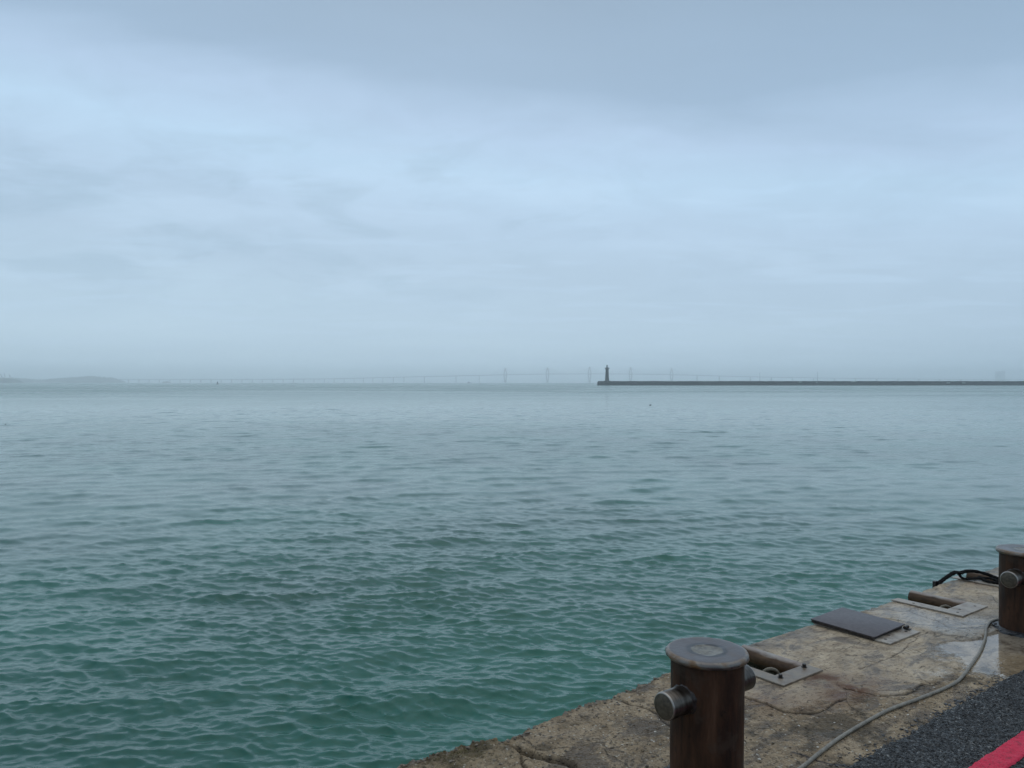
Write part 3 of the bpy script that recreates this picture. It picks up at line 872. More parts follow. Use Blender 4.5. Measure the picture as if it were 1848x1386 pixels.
# ------------------------------------------------------------------ bollards
def make_bollard(label):
    root = empty('mooring_bollard', label=label, cat='bollard', group='steel mooring bollards along the quay')
    root.scale = (1, 1, 1.02)
    bm = bmesh.new()
    bm_lathe(bm, [(0.143, -0.02)] + [(0.143, 0.49 * k / 12) for k in range(1, 13)] + [(0.143, 0.4965)], 72,
             jitter=lambda r, z, a: (r + 0.0012 * math.sin(3 * a + 9 * z) + 0.0008 * math.sin(7 * a - 14 * z), z))
    # small rust pit low on the seaward-facing skin of the viewer's side
    link_bm('body', bm, M_BODY, root, 40)
    bm = bmesh.new()
    prof = [(0, 0.5205), (0.020, 0.5205), (0.040, 0.5208), (0.056, 0.5212), (0.062, 0.5232), (0.068, 0.5228), (0.10, 0.524), (0.135, 0.5245), (0.148, 0.5245), (0.155, 0.5228), (0.160, 0.5180), (0.1625, 0.5110), (0.1615, 0.5035), (0.157, 0.4985), (0.150, 0.4965), (0.120, 0.4965)]
    def jit(r, z, a):
        if r < 0.08: return r * (1 + 0.10 * math.sin(2 * a + 1) + 0.07 * math.sin(5 * a)), z
        n = 0.0010 * math.sin(9 * a) + 0.0008 * math.sin(23 * a + 1) + 0.0006 * math.sin(41 * a)
        return r + (n if r > 0.152 else 0), z
    bm_lathe(bm, prof, 96, jitter=jit)
    cp = link_bm('cap', bm, M_CAP, root, 50)
    # the bar that passes through the post, with a worn chamfer at each end
    bm = bmesh.new()
    rb = 0.0520
    prof = [(0, -0.2540), (rb - 0.0065, -0.2540), (rb - 0.002, -0.2515), (rb, -0.247), (rb, -0.12), (rb, 0.12), (rb, 0.247), (rb - 0.002, 0.2515), (rb - 0.0065, 0.2540), (0, 0.2540)]
    Mx = Matrix.Translation((0, 0, 0)) @ Matrix.Rotation(R(90), 4, 'Y')
    bm_lathe(bm, prof, 48, Mx)
    bar = link_bm('cross_bar', bm, M_PIN, root, 35)
    bar.location = (0, 0, 0.363)
    for sgn in (-1, 1):
        bm = bmesh.new()
        Mr = Matrix.Rotation(R(90) * sgn, 4, 'Y')
        bm_lathe(bm, [(rb - 0.004, 0.125), (rb + 0.009, 0.126), (rb + 0.007, 0.137), (rb + 0.003, 0.143), (rb - 0.002, 0.146), (rb - 0.004, 0.125)], 40, Mr,
                 jitter=lambda r, z, a: (r + 0.002 * math.sin(6 * a + 2) + 0.0015 * math.sin(13 * a), z))
        w = link_bm('weld_collar', bm, M_BOLT, bar, 50)
    # ragged tarred joint where the post enters the concrete
    bm = bmesh.new()
    rs = random.Random(3)
    for k in range(70):
        a = 2 * math.pi * (k + rs.uniform(-.4, .4)) / 70
        rr = 0.152 + rs.uniform(-0.004, 0.022)
        r = rs.uniform(0.007, 0.015)
        M = Matrix.Translation((rr * math.cos(a), rr * math.sin(a), r * 0.35)) @ Matrix.Rotation(a, 4, 'Z') @ Matrix.Diagonal((r, r * 1.5, r, 1))
        ret = bmesh.ops.create_icosphere(bm, subdivisions=1, radius=1.0, matrix=M)
        for v in ret['verts']: v.co += Vector((rs.uniform(-1, 1), rs.uniform(-1, 1), rs.uniform(-1, 1))) * 0.003
    bm_lathe(bm, [(0.140, 0.018), (0.158, 0.014), (0.178, 0.002), (0.180, -0.02)], 64, jitter=lambda r, z, a: (r + 0.007 * math.sin(5 * a) + 0.005 * math.sin(11 * a + 2), z))
    link_bm('tar_collar', bm, M_TAR, root, 60)
    return root


def copy_tree(o, parent=None):
    c = o.copy(); COL.objects.link(c); c.parent = parent
    for ch in list(o.children): copy_tree(ch, c)
    return c


b1 = make_bollard('rusty steel bollard with cross bar standing beside the uncovered recess with bolted dull plate')
b1.location = quay_to_world(*B1); b1.rotation_euler = (0, 0, QUAY_ROT)
b2 = copy_tree(b1)
b2.location = quay_to_world(*B2); b2.rotation_euler = (0, 0, QUAY_ROT)
b2.scale = (1, 1, 0.998)
b2['label'] = 'rusty steel bollard with cross bar standing beside the puddle where the cable ends'


# ------------------------------------------------------------------ edge recesses with steel frames
def hexbolt(bm, x, y, z, r=0.012, h=0.016, rot=0.3):
    M = Matrix.Translation((x, y, z)) @ Matrix.Rotation(rot, 4, 'Z')
    bm_lathe(bm, [(0, 0), (r * 1.5, 0), (r * 1.5, 0.003), (r, 0.003), (r, h - 0.002), (r * 0.85, h), (0, h)], 6, M)


def make_recess(a, b, mat_plate_, label, s0=2.372, s1=2.895, bolts='proud', ring=True, pipe_out=0.0):
    """L-shaped steel frame set flush in the apron, bullnose pipe on the far side, ring inside"""
    root = empty('mooring_recess', quay_to_world(a, s0, 0), QUAY_ROT, label, 'recess frame', 'steel-framed recesses along the quay edge')
    w = b - a; L = s1 - s0; t = 0.008
    xi, yi = 0.088, S_IN - s0 + 0.012
    # L plate, one outline with thickness
    bm = bmesh.new()
    out = [(0, 0), (w + 0.004, 0), (w + 0.004, yi), (xi, yi), (xi, L - 0.03), (0, L - 0.022)]
    lo = [bm.verts.new((x, y, 0.001)) for x, y in out]; hi = [bm.verts.new((x, y, t)) for x, y in out]
    bm.faces.new(hi)
    for k in range(6): bm.faces.new((lo[k], lo[(k + 1) % 6], hi[(k + 1) % 6], hi[k]))
    bmesh.ops.bevel(bm, geom=[e for e in bm.edges if e.verts[0].co.z > t - 1e-5 and e.verts[1].co.z > t - 1e-5], offset=0.002, segments=2, affect='EDGES')
    # steel lining of the recess under the plate
    for (lo_, hi_) in (((xi - 0.012, yi - 0.006, -0.30), (xi - 0.002, L - 0.06, 0.0)), ((xi - 0.002, yi - 0.014, -0.30), (w - 0.05, yi - 0.004, 0.0))):
        bm_box(bm, lo_, hi_)
    link_bm('frame_plate', bm, mat_plate_, root, 30)
    bm = bmesh.new()
    rp = 0.050
    Mp = Matrix.Translation((w, 0, -rp + 0.004)) @ Matrix.Rotation(R(-90), 4, 'X')
    bm_lathe(bm, [(0, yi - 0.03), (rp, yi - 0.03), (rp, yi + 0.1), (rp, yi + 0.2), (rp, L + pipe_out), (rp - 0.012, L + pipe_out), (rp - 0.012, L + pipe_out - 0.12), (0, L + pipe_out - 0.12)], 48, Mp)
    link_bm('bullnose_pipe', bm, M_PIPE, root, 40)
    if ring:
        bm = bmesh.new()
        pts = [(0.0, 0.046 * math.cos(2 * math.pi * k / 40), 0.046 * math.sin(2 * math.pi * k / 40)) for k in range(41)]
        bm_tube(bm, pts, 0.0095, 12, caps=False)
        r = link_bm('mooring_ring', bm, M_RING, root, 60)
        r.location = (0.157, 0.186, -0.038)
        r.rotation_euler = (R(6), R(-8), R(48))
    if bolts == 'proud':
        for (x, y) in ((0.085, 0.075), (w - 0.045, 0.085)):
            bm = bmesh.new(); hexbolt(bm, x, y, t, 0.0105, 0.019, 0.2 + x * 9)
            link_bm('bolt', bm, M_BOLT, root, 30)
    else:
        for (x, y) in ((0.06, 0.06), (0.15, 0.085), (w - 0.07, 0.055), (0.04, 0.35)):
            bm = bmesh.new(); hexbolt(bm, x, y, t - 0.0035, 0.010, 0.0055, 0.4 + x * 7)
            link_bm('bolt', bm, M_BOLT, root, 30)
    return root


make_recess(*HATCH[0], M_PLATE_A, 'open recess with dull stained plate and black bolts, next to the cut-off bollard post')
make_recess(*HATCH[1], M_PLATE_C, 'pale frame plate showing past the end of the purple-brown lid', ring=False, bolts='flush', s0=2.362)
make_recess(*HATCH[2], M_PLATE_C, 'open recess with clean pale plate and pipe jutting over the edge', bolts='flush', s0=2.345, s1=2.862, pipe_out=0.02)
make_recess(*HATCH[3], M_PLATE_C, 'recess frame half hidden under the black strap', bolts='flush', ring=False, s0=2.36)

# the steel cover lying over the second recess
def make_lid():
    a, b = HATCH[1]
    root = empty('recess_cover', quay_to_world(a, 2.455, 0.020), QUAY_ROT, 'flat purple-brown steel cover lying over the second recess', 'cover')
    bm = bmesh.new()
    bm_box(bm, (-0.012, 0.0, 0.0), (b - a - 0.005, 0.432, 0.0075), bevel=0.0018)
    pl = link_bm('cover_plate', bm, M_LID, root, 30)
    pl.rotation_euler = (R(1.0), R(-1.2), 0)
    bm = bmesh.new()
    bm_box(bm, (-0.009, 0.004, -0.017), (-0.002, 0.428, -0.001)); bm_box(bm, (0.022, 0.012, -0.018), (b - a - 0.02, 0.020, -0.001))
    link_bm('stiffener', bm, M_BOLT, pl)
    bm = bmesh.new()
    Mh = Matrix.Translation((b - a - 0.03, -0.018, 0.004)) @ Matrix.Rotation(R(90), 4, 'Y')
    bm_lathe(bm, [(0, -0.022), (0.010, -0.022), (0.010, 0.022), (0, 0.022)], 14, Mh)
    bm_box(bm, (b - a - 0.046, -0.045, -0.007), (b - a - 0.012, -0.012, -0.002))
    link_bm('hinge', bm, M_BOLT, root, 40)


make_lid()

# the black strap hanging over the edge at the fourth recess
def make_strap():
    root = empty('mooring_strap', quay_to_world(6.7, 2.6, 0), QUAY_ROT, 'black webbing strap looped over the quay edge beyond the pale open recess', 'strap')
    o = Vector((6.7, 2.6, 0))
    def strand(name, pts, rad, sq):
        bm = bmesh.new()
        P = [p - o for p in catmull(pts, 8)]
        rs = random.Random(len(pts))
        bm_tube(bm, P, [rad * (1 + rs.uniform(-.12, .12)) for _ in P], 8, squash=sq)
        link_bm(name, bm, M_STRAP, root, 60)
    strand('strap_end', [(6.40, 2.885, -0.16), (6.425, 2.880, -0.03), (6.455, 2.862, 0.010), (6.505, 2.815, 0.062), (6.55, 2.795, 0.078), (6.61, 2.79, 0.062)], 0.028, (1.0, 0.38))
    strand('upper_strand', [(6.59, 2.795, 0.060), (6.66, 2.785, 0.066), (6.73, 2.775, 0.064), (6.80, 2.75, 0.055), (6.825, 2.68, 0.044), (6.805, 2.60, 0.032), (6.78, 2.50, 0.026), (6.75, 2.36, 0.022), (6.78, 2.2, 0.018), (6.9, 2.05, 0.018)], 0.022, (0.8, 0.6))
    strand('lower_strand', [(6.59, 2.79, 0.052), (6.60, 2.765, 0.026), (6.66, 2.725, 0.022), (6.72, 2.68, 0.026), (6.76, 2.63, 0.030), (6.74, 2.55, 0.024), (6.72, 2.46, 0.022), (6.71, 2.34, 0.018), (6.74, 2.2, 0.016)], 0.020, (0.85, 0.5))
    strand('hanging_tail', [(6.74, 2.70, 0.030), (6.70, 2.645, 0.020), (6.685, 2.60, 0.020), (6.70, 2.54, 0.020), (6.70, 2.47, 0.020)], 0.020, (0.8, 0.5))
    bm = bmesh.new(); bm_box(bm, (-0.30, 0.288, -0.055), (-0.26, 0.312, 0.006), bevel=0.004)
    link_bm('buckle', bm, M_BOLT, root)


make_strap()

# thin cable snaking over the apron to the second bollard
def make_cable():
    pts = [(1.2, 1.66), (1.9, 1.74), (2.45, 1.79), (2.70, 1.812), (2.882, 1.827), (3.042, 1.850), (3.320, 1.882), (3.694, 1.895), (3.970, 1.868), (4.299, 1.851), (4.485, 1.874), (4.66, 1.913), (4.837, 1.952), (4.97, 1.985), (5.10, 2.022), (5.279, 2.078), (5.42, 2.130), (5.52, 2.160), (5.64, 2.178), (5.78, 2.14), (5.95, 2.02), (6.2, 1.93), (6.8, 1.9)]
    P = catmull([(u, s, 0) for u, s in pts], 10)
    u = np.array([p.x for p in P]); s = np.array([p.y for p in P])
    h, _ = quay_fields(u, s)
    # the stiff cable bridges small dips
    k = np.ones(9) / 9
    hs = np.convolve(np.pad(h, 4, mode='edge'), k, 'valid')
    hs = np.maximum(hs, h - 0.002)
    bm = bmesh.new()
    o = Vector((3.7, 1.895, 0))
    bm_tube(bm, [Vector((a, b, c + 0.0085)) - o for a, b, c in zip(u, s, hs)], 0.0084, 12)
    ob = link_bm('cable', bm, M_CABLE, None, 60)
    ob.location = quay_to_world(*o); ob.rotation_euler = (0, 0, QUAY_ROT)
    tag(ob, 'thin grey-beige cable curving across the apron towards the bollard by the puddle', 'cable')


make_cable()


# ------------------------------------------------------------------ far things
F = 1388.0
def far(px, py, D):
    """point at depth D metres seen where the photograph shows it"""
    return Vector(((px - 924) / F * D, D, EYE + (690 - py) / F * D))


def make_breakwater():
    D = 945.0
    x0 = far(1079.5, 690, D).x
    root = empty('breakwater', (x0, D, WATER), 0, 'long dark stone breakwater lying across the water beneath the lighthouse', 'breakwater')
    top = far(0, 687.8, D).z - WATER
    bm = bmesh.new()
    nx = 240; Lx = 1100.0
    secs = [(0, -2.0), (-0.1, 0.9), (0.5, 1.0), (0.9, top - 0.9), (0.6, top - 0.85), (0.6, top), (2.4, top), (2.5, top - 1.0), (11, top - 1.0), (12, -2.0)]
    rows = []
    rs = random.Random(2)
    for i in range(nx + 1):
        x = Lx * i / nx
        j = rs.uniform(-0.12, 0.12)
        rows.append([bm.verts.new((x, y, z + (j if z > 2 else 0))) for y, z in secs])
    for A, B in zip(rows[:-1], rows[1:]):
        for k in range(len(secs) - 1): bm.faces.new((A[k], B[k], B[k + 1], A[k + 1]))
    bm.faces.new(rows[0]); bm.faces.new(rows[-1][::-1])
    link_bm('wall', bm, M_WALL, root)
    for px, py, w in ((1444, 689.6, 5), (1474, 690.0, 2.2), (1540, 688.9, 9), (1711, 691.0, 6), (1739, 691.0, 6)):
        p = far(px, py, D)
        bm = bmesh.new(); ww = w * 0.68 / 2
        bm_box(bm, (-ww, -0.9, -0.45), (ww, 0.55, 0.45), bevel=0.1, seg=1)
        o = link_bm('pale_panel', bm, M_PALE, root); o.location = (p.x - x0, 0.2, p.z - WATER)
    return x0, D, top


bw_x0, bw_D, bw_top = make_breakwater()


def make_lighthouse():
    p = far(1096.5, 687.8, bw_D)
    z0 = p.z - 1.0
    root = empty('lighthouse', (p.x, bw_D + 5.0, z0), 0, 'dark tapering stone lighthouse at the end of the breakwater', 'lighthouse')
    def L(name, prof, mat, seg=40):
        bm = bmesh.new(); bm_lathe(bm, prof, seg); return link_bm(name, bm, mat, root, 40)
    L('base', [(0, 1.4), (4.3, 1.4), (4.4, 1.2), (4.4, -6.0), (0, -6.0)], M_WALL)
    tw = L('tower', [(2.75, 0.9), (2.62, 1.6), (2.45, 1.7), (2.1, 8.5), (1.82, 15.0), (1.80, 15.2), (0, 15.2)], M_TOWER)
    for z in (5.0, 9.0, 13.0):
        bm = bmesh.new(); r = 2.45 - 0.047 * (z - 1.7)
        bm_box(bm, (-0.25, -r - 0.06, z - 0.45), (0.25, -r + 0.25, z + 0.45))
        link_bm('window', bm, M_DARK, tw)
    ga = L('gallery', [(1.70, 14.9), (1.9, 15.3), (2.75, 16.2), (2.85, 16.5), (2.85, 16.75), (0, 16.75)], M_TOWER)
    bm = bmesh.new()
    for k in range(20):
        a = 2 * math.pi * k / 20
        bm_tube(bm, [(2.75 * math.cos(a), 2.75 * math.sin(a), 16.7), (2.75 * math.cos(a), 2.75 * math.sin(a), 17.75)], 0.05, 5)
    for z in (17.25, 17.75):
        bm_tube(bm, [(2.75 * math.cos(2 * math.pi * k / 40), 2.75 * math.sin(2 * math.pi * k / 40), z) for k in range(41)], 0.05, 5, caps=False)
    link_bm('railing', bm, M_DARK, ga)
    L('lantern_base', [(1.12, 16.7), (1.12, 18.1), (1.18, 18.15), (1.18, 18.3), (0, 18.3)], M_TOWER)
    bm = bmesh.new()
    for k in range(8):
        a = 2 * math.pi * k / 8
        bm_tube(bm, [(1.0 * math.cos(a), 1.0 * math.sin(a), 18.25), (1.0 * math.cos(a), 1.0 * math.sin(a), 19.35)], 0.05, 5)
    for z in (18.3, 18.85, 19.3):
        bm_tube(bm, [(1.0 * math.cos(2 * math.pi * k / 24), 1.0 * math.sin(2 * math.pi * k / 24), z) for k in range(25)], 0.05, 5, caps=False)
    fr = link_bm('lantern_frame', bm, M_DARK, root)
    bm = bmesh.new(); bm_lathe(bm, [(0.97, 18.3), (0.97, 19.3)], 24); link_bm('lantern_glass', bm, M_GLASS, fr, 40)
    L('dome', [(0, 19.25), (1.25, 19.25), (1.28, 19.4), (1.1, 19.9), (0.8, 20.4), (0.4, 20.75), (0.15, 20.85), (0.14, 21.2), (0.2, 21.35), (0.06, 21.6), (0, 22.2)], M_DARK)


make_lighthouse()

# two slender masts standing on the breakwater
for i, (px, py, lab) in enumerate(((1372, 673.5, 'thin mast on the breakwater, the one nearer the lighthouse'), (1476.5, 672.5, 'thin mast on the breakwater, the one farther from the lighthouse'))):
    p = far(px, py, bw_D)
    zb = bw_top + WATER - 0.12
    root = empty('mast', (p.x, bw_D + 1.5, zb), 0, lab, 'mast', 'thin masts on the breakwater')
    h = p.z - zb
    bm = bmesh.new(); bm_lathe(bm, [(0, 0), (0.30, 0), (0.22, 0.5), (0.15, 0.6), (0.10, h), (0, h)], 10); link_bm('pole', bm, M_BRIDGE, root, 40)
    bm = bmesh.new(); bm_lathe(bm, [(0, h), (0.22, h), (0.22, h + 0.5), (0, h + 0.7)], 10); link_bm('lamp_head', bm, M_BRIDGE, root, 40)


def make_bridge():
    D = 5500.0; k = D / F
    root = empty('cable_stayed_bridge', (0, D, WATER), 0, 'very long faint bridge with five diamond pylons on the horizon', 'bridge')
    prof = [(100, 685.2), (215, 684.9), (450, 684.6), (540, 683.9), (600, 683.3), (680, 681.4), (765, 679.3), (860, 677.3), (912, 675.9), (988, 674.7), (1064, 674.4), (1138, 674.7), (1212, 675.8), (1258, 677.0), (1300, 678.3), (1380, 680.2), (1500, 682.2), (1600, 683.5), (1700, 684.3), (1900, 685.2), (2300, 686)]
    P = [far(x, y, D) for x, y in prof]
    path = [(p.x, 0, p.z - WATER) for p in P]
    bm = bmesh.new()
    rows = []
    for x, y, z in path:
        rows.append([bm.verts.new((x, yy, z + zz)) for yy, zz in ((-14, 1.0), (-14, -1.2), (-6, -3.6), (6, -3.6), (14, -1.2), (14, 1.0))])
    for A, B in zip(rows[:-1], rows[1:]):
        for i in range(6): bm.faces.new((A[i], B[i], B[(i + 1) % 6], A[(i + 1) % 6]))
    link_bm('deck', bm, M_BRIDGE, root)
    zs = lambda px: np.interp(px, [q[0] for q in prof], [q[2] for q in path])
    pierx = list(np.arange(232, 600, 18.6)) + [603, 621, 639, 656, 673, 691, 710, 729, 766, 823, 865, 1258, 1298, 1354, 1392, 1430, 1468, 1506, 1544, 1582, 1620, 1658, 1696, 1734, 1772, 1810, 1848]
    for px in pierx:
        x = (px - 924) * k; z = float(zs(px)) - 3.4
        w = 2.6 if 700 < px < 1420 else 1.7
        bm = bmesh.new()
        bm_box(bm, (x - w, -6, -4), (x + w, 6, z)); bm_box(bm, (x - w * 1.5, -9, z - 2.5), (x + w * 1.5, 9, z - 0.2)); bm_box(bm, (x - w * 2, -8, -4), (x + w * 2, 8, 2.5))
        link_bm('pier', bm, M_BRIDGE, root)
    for px, top in ((912, 664.5), (988, 662.3), (1064, 661.8), (1138, 662.5), (1212, 663.8)):
        x = (px - 924) * k; zd = float(zs(px)); zt = far(px, top, D).z - WATER
        bm = bmesh.new()
        for sgn in (-1, 1):
            bm_tube(bm, [(x + sgn * 2.0, 0, -4), (x + sgn * 5.0, 0, zd * 0.35), (x + sgn * 9.5, 0, zd * 0.95), (x + sgn * 9.5, 0, zd * 1.05), (x + sgn * 5.0, 0, zd + (zt - zd) * 0.55), (x + sgn * 2.0, 0, zd + (zt - zd) * 0.78), (x + sgn * 1.6, 0, zt)], [4.5, 4.2, 4.0, 4.0, 3.6, 3.4, 3.0], 8)
        bm_box(bm, (x - 9, -5, zd * 0.9), (x + 9, 5, zd * 0.9 + 4))
        py = link_bm('pylon', bm, M_BRIDGE, root)
        bm = bmesh.new()
        for j in range(1, 8):
            for sgn in (-1, 1):
                xe = x + sgn * 17 * j
                pe = (xe / k) + 924
                bm_tube(bm, [(x + sgn * 3, 0, zt - (8 - j) * 2.2), (xe, 0, float(zs(pe)) + 1)], 0.25, 4, caps=False)
        link_bm('stay_cables', bm, M_BRIDGE, py)


make_bridge()


def make_island():
    """low wooded land on the horizon at the left"""
    nz = VNoise(44)
    def ridge(name, D, prof, depth, rough, seed):
        xs = np.linspace(prof[0][0], prof[-1][0], 150)
        tops = np.interp(xs, [p[0] for p in prof], [p[1] for p in prof])
        X = (xs - 924) / F * D
        Hh = (EYE + (690 - tops) / F * D) - WATER
        tt = np.linspace(-1, 1, 17)
        V = np.zeros((len(xs), len(tt), 3))
        for j, t_ in enumerate(tt):
            prof_s = (1 - abs(t_) ** 2.2)
            V[:, j, 0] = X; V[:, j, 1] = D + t_ * depth
            V[:, j, 2] = WATER - 1.0 + (Hh * 0.80 + 1.0) * prof_s + rough * nz.fbm(X / 18.0, np.full_like(X, t_ * 4 + seed), 3) * prof_s
        V[0, :, 2] = WATER - 2; V[-1, :, 2] = WATER - 2
        o = fast_mesh(name, V.reshape(-1, 3), grid_quads(len(xs), len(tt)), M_LAND, True)
        tag(o, kind='structure')
        return X, Hh
    D = 5000.0
    X, Hh = ridge('hills', D, [(-420, 682), (-200, 679), (0, 679.5), (30, 680.8), (52, 682.5), (62, 684.6), (82, 684.6), (95, 681.5), (120, 680.3), (140, 678.4), (162, 676.8), (185, 678.5), (205, 680.5), (214, 684), (221, 690)], 90, 5, 1)
    # the wood covering it
    rs = random.Random(9)
    bm = bmesh.new()
    for _ in range(900):
        i = rs.randrange(len(X)); t_ = rs.uniform(-0.75, 0.75)
        if Hh[i] < 6: continue
        z = WATER + Hh[i] * 0.82 * (1 - abs(t_) ** 2.2)
        r = rs.uniform(2.2, 4.6) * min(1.0, Hh[i] / 18)
        M = Matrix.Translation((X[i] + rs.uniform(-3, 3), D + t_ * 90, z + r * 0.3)) @ Matrix.Diagonal((r * rs.uniform(.8, 1.4), r, r * rs.uniform(.7, 1.2), 1))
        ret = bmesh.ops.create_icosphere(bm, subdivisions=1, radius=1.0, matrix=M)
        for v in ret['verts']: v.co += Vector((rs.uniform(-1, 1), 0, rs.uniform(-1, 1))) * r * 0.25
    o = link_bm('woods', bm, M_LEAF)
    tag(o, 'hazy wood covering the low headland at the left of the bay', 'woods', kind='stuff')
    # nearer dark headland at the frame edge, with a few wind-bent trees
    D2 = 3600.0
    ridge('headland', D2, [(-380, 684), (-200, 678), (-40, 679), (0, 680.3), (14, 680.2), (24, 681.5), (31, 684.5), (36, 690)], 50, 2, 5)
    labs = ['small wind-bent tree on the dark headland, farthest out to the left', 'wind-bent tree on the dark headland, between the two others', 'small wind-bent tree on the dark headland, nearest the low wooded shore']
    for px, py, lab in ((1.0, 675.0, labs[0]), (7.5, 673.4, labs[1]), (16.5, 675.5, labs[2])):
        p = far(px, py, D2); zb = far(px, 681.2, D2).z
        h = p.z - zb
        root = empty('tree', (p.x + 3, D2, zb), 0, lab, 'tree', 'wind-bent trees on the headland')
        bm = bmesh.new(); bm_tube(bm, [(0, 0, -2), (-0.6, 0, h * 0.3), (-1.8, 0, h * 0.65), (-3.0, 0, h * 0.9)], [0.7, 0.5, 0.35, 0.15], 7); link_bm('trunk', bm, M_BARK, root, 60)
        bm = bmesh.new()
        for _ in range(160):
            t_ = rs.uniform(0.1, 1.0); wd = 2.6 * (1 - 0.55 * t_)
            c = Vector((3.2 - 6.5 * t_ * 0.95 + rs.gauss(0, wd * 0.45), rs.gauss(0, wd * 0.5), h * (0.12 + 0.86 * t_) + rs.uniform(-.6, .4)))
            n = Vector((rs.uniform(-1, 1), rs.uniform(-1, 1), rs.uniform(-1, 1))).normalized(); u_ = n.orthogonal().normalized(); w_ = n.cross(u_)
            r = rs.uniform(0.45, 0.9)
            bm.faces.new([bm.verts.new(c + u_ * r), bm.verts.new(c + w_ * r), bm.verts.new(c - u_ * r), bm.verts.new(c - w_ * r)])
        link_bm('crown', bm, M_LEAF, root)


make_island()


def make_islet():
    D = 4300.0
    p = far(300, 690, D)
    rs = random.Random(4)
    bm = bmesh.new()
    bmesh.ops.create_icosphere(bm, subdivisions=4, radius=1.0)
    for v in bm.verts:
        n = 1 + 0.12 * math.sin(7 * v.co.x + 3 * v.co.y) + 0.08 * math.sin(13 * v.co.x - 5 * v.co.z)
        v.co = Vector((v.co.x * 23 * n, v.co.y * 15 * n, max(v.co.z, -0.4) * 9.5 * n))
    o = link_bm('islet', bm, M_LAND, None, 60)
    o.location = (p.x, D, WATER)
    tag(o, 'small low rounded islet beyond the headland tip', 'islet')


make_islet()


def make_buoy():
    D = 1500.0
    p = far(392.5, 688.3, D)
    root = empty('buoy', (p.x, D, WATER), 0, 'small dark navigation buoy floating alone at the left', 'buoy')
    h = p.z - WATER
    bm = bmesh.new(); bm_lathe(bm, [(0, -0.8), (1.9, -0.8), (2.2, 0.0), (2.1, 1.0), (1.4, 1.35), (0, 1.3)], 24); link_bm('float', bm, M_DARK, root, 40)
    bm = bmesh.new()
    for k in range(4):
        a = math.pi / 4 + math.pi / 2 * k
        bm_tube(bm, [(1.1 * math.cos(a), 1.1 * math.sin(a), 1.2), (0.4 * math.cos(a), 0.4 * math.sin(a), h - 1.8)], 0.12, 6)
    bm_box(bm, (-0.75, -0.75, 1.2), (0.75, 0.75, h - 1.9))
    link_bm('tower', bm, M_DARK, root)
    bm = bmesh.new(); bm_lathe(bm, [(0, h - 1.8), (1.0, h - 1.75), (0.5, h - 0.7), (0.2, h - 0.5), (0.5, h - 0.45), (0.4, h), (0, h)], 16); link_bm('topmark', bm, M_DARK, root, 40)


make_buoy()


def make_ship():
    D = 3300.0
    p = far(847, 690, D)
    root = empty('ship', (p.x, D, WATER), 0, 'tiny faint vessel under the bridge deck', 'ship')
    bm = bmesh.new()
    secs = [(-10.5, 0.4, 3.4), (-9, 2.3, 3.2), (-3, 2.8, 2.8), (4, 2.8, 2.9), (8, 1.9, 3.4), (11, 0.15, 4.0)]
    rows = [[bm.verts.new((x, -w, z)), bm.verts.new((x * 0.94, -w * 0.7, -0.6)), bm.verts.new((x * 0.94, w * 0.7, -0.6)), bm.verts.new((x, w, z))] for x, w, z in secs]
    for A, B in zip(rows[:-1], rows[1:]):
        for i in range(4): bm.faces.new((A[i], B[i], B[(i + 1) % 4], A[(i + 1) % 4]))
    bm.faces.new(rows[0]); bm.faces.new(rows[-1][::-1])
    link_bm('hull', bm, M_BRIDGE, root)
    bm = bmesh.new(); bm_box(bm, (-6, -2, 2.8), (1.5, 2, 5.6), bevel=0.15, seg=1); bm_box(bm, (-4.5, -1.6, 5.6), (-0.5, 1.6, 7.2), bevel=0.15, seg=1)
    link_bm('wheelhouse', bm, M_BRIDGE, root)


make_ship()


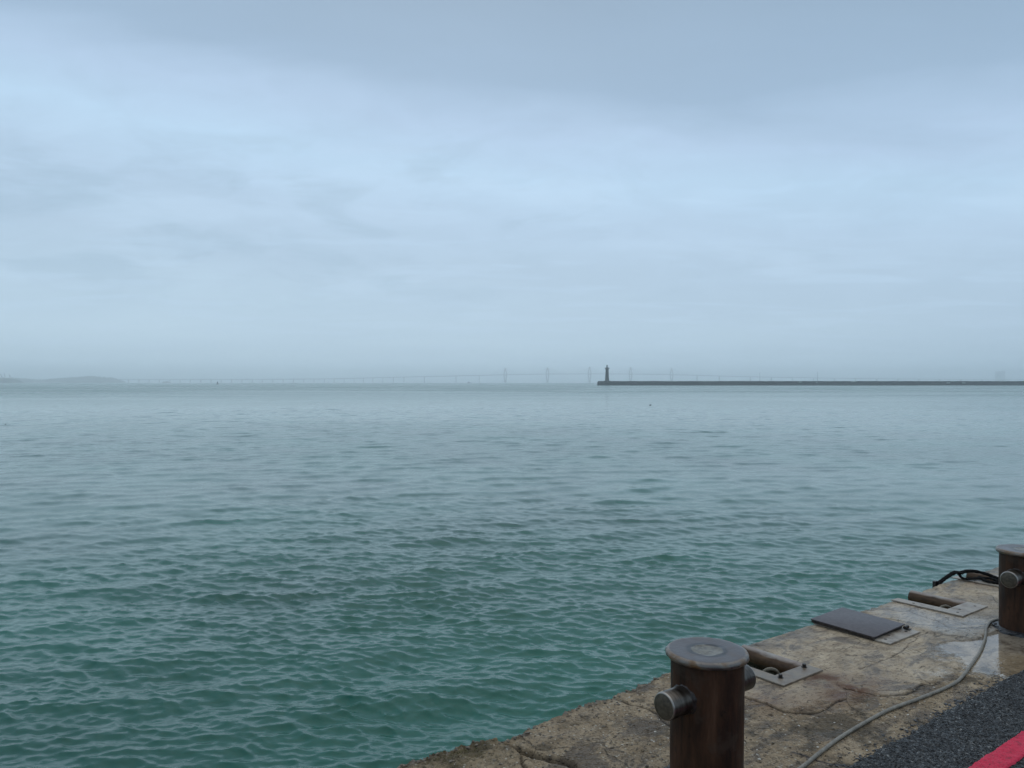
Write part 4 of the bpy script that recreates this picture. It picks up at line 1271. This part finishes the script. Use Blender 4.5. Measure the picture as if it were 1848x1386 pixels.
def make_tower_block():
    D = 7200.0
    for (px0, px1, py, lab) in ((1797, 1812.5, 669.5, 'faint pale tower block rising out of the haze at the right'),):
        a = far(px0, py, D); b = far(px1, py, D)
        root = empty('tower_block', ((a.x + b.x) / 2, D, WATER), 0, lab, 'building')
        w = (b.x - a.x) / 2; h = a.z - WATER
        bm = bmesh.new(); bm_box(bm, (-w, -16, -2), (-3, 16, h - 3)); bm_box(bm, (3, -14, -2), (w, 14, h)); bm_box(bm, (-3, -10, -2), (3, 10, h - 6))
        bo = link_bm('wall', bm, M_BRIDGE, root)
        bm = bmesh.new()
        for z in np.arange(6, h - 6, 3.6):
            for c in np.arange(-w + 5, w - 4, 6.0):
                bm_box(bm, (c - 1.6, -16.15, z), (c + 1.6, -15.7, z + 1.8)) if c < -3 else (bm_box(bm, (c - 1.6, -14.15, z), (c + 1.6, -13.7, z + 1.8)) if c > 4.7 else None)
        w_ = link_bm('windows', bm, M_DARK, root); w_['kind'] = 'stuff'
        bm = bmesh.new(); bm_box(bm, (w * 0.35, -6, h), (w * 0.75, 6, h + 3)); link_bm('roof_house', bm, M_BRIDGE, root)


make_tower_block()


def make_bird(px, py, sc, rz, label):
    D = (EYE - WATER) * F / (py - 690)
    p = far(px, py, D)
    bm = bmesh.new()
    path = [(-0.24, 0, 0.06), (-0.20, 0, 0.05), (-0.10, 0, 0.035), (0.02, 0, 0.03), (0.11, 0, 0.05), (0.155, 0, 0.10), (0.165, 0, 0.16), (0.19, 0, 0.195), (0.225, 0, 0.195), (0.29, 0, 0.185)]
    bm_tube(bm, path, [0.012, 0.035, 0.075, 0.085, 0.065, 0.035, 0.028, 0.034, 0.024, 0.006], 10)
    o = link_bm('seabird', bm, M_BIRD, None, 60)
    o.scale = (sc,) * 3; o.location = (p.x, D, WATER + 0.03); o.rotation_euler = (0, 0, rz)
    tag(o, label, 'bird', 'dark seabirds on the water')


make_bird(1173.5, 731.5, 0.85, 0.3, 'tiny dark seabird floating on the water in front of the breakwater')
make_bird(10, 766.5, 0.42, 2.7, 'tiny dark seabird floating on the water off the wooded headland')

# ------------------------------------------------------------------ haze
def make_haze():
    bm = bmesh.new()
    bm_box(bm, (-9600, -9600, WATER - 7), (9600, 9600, 122))
    m = bpy.data.materials.new('haze_air'); m.use_nodes = True
    N = NT(m.node_tree)
    v = N.n('ShaderNodeVolumePrincipled', {'Color': (0.975, 0.99, 1.0), 'Density': 3.4e-4, 'Anisotropy': 0.86})
    v.inputs['Density Attribute'].default_value = ''
    N.n('ShaderNodeOutputMaterial', {'Volume': v.outputs[0]})
    m.cycles.homogeneous_volume = True
    o = link_bm('haze', bm, m)
    tag(o, kind='stuff')


make_haze()
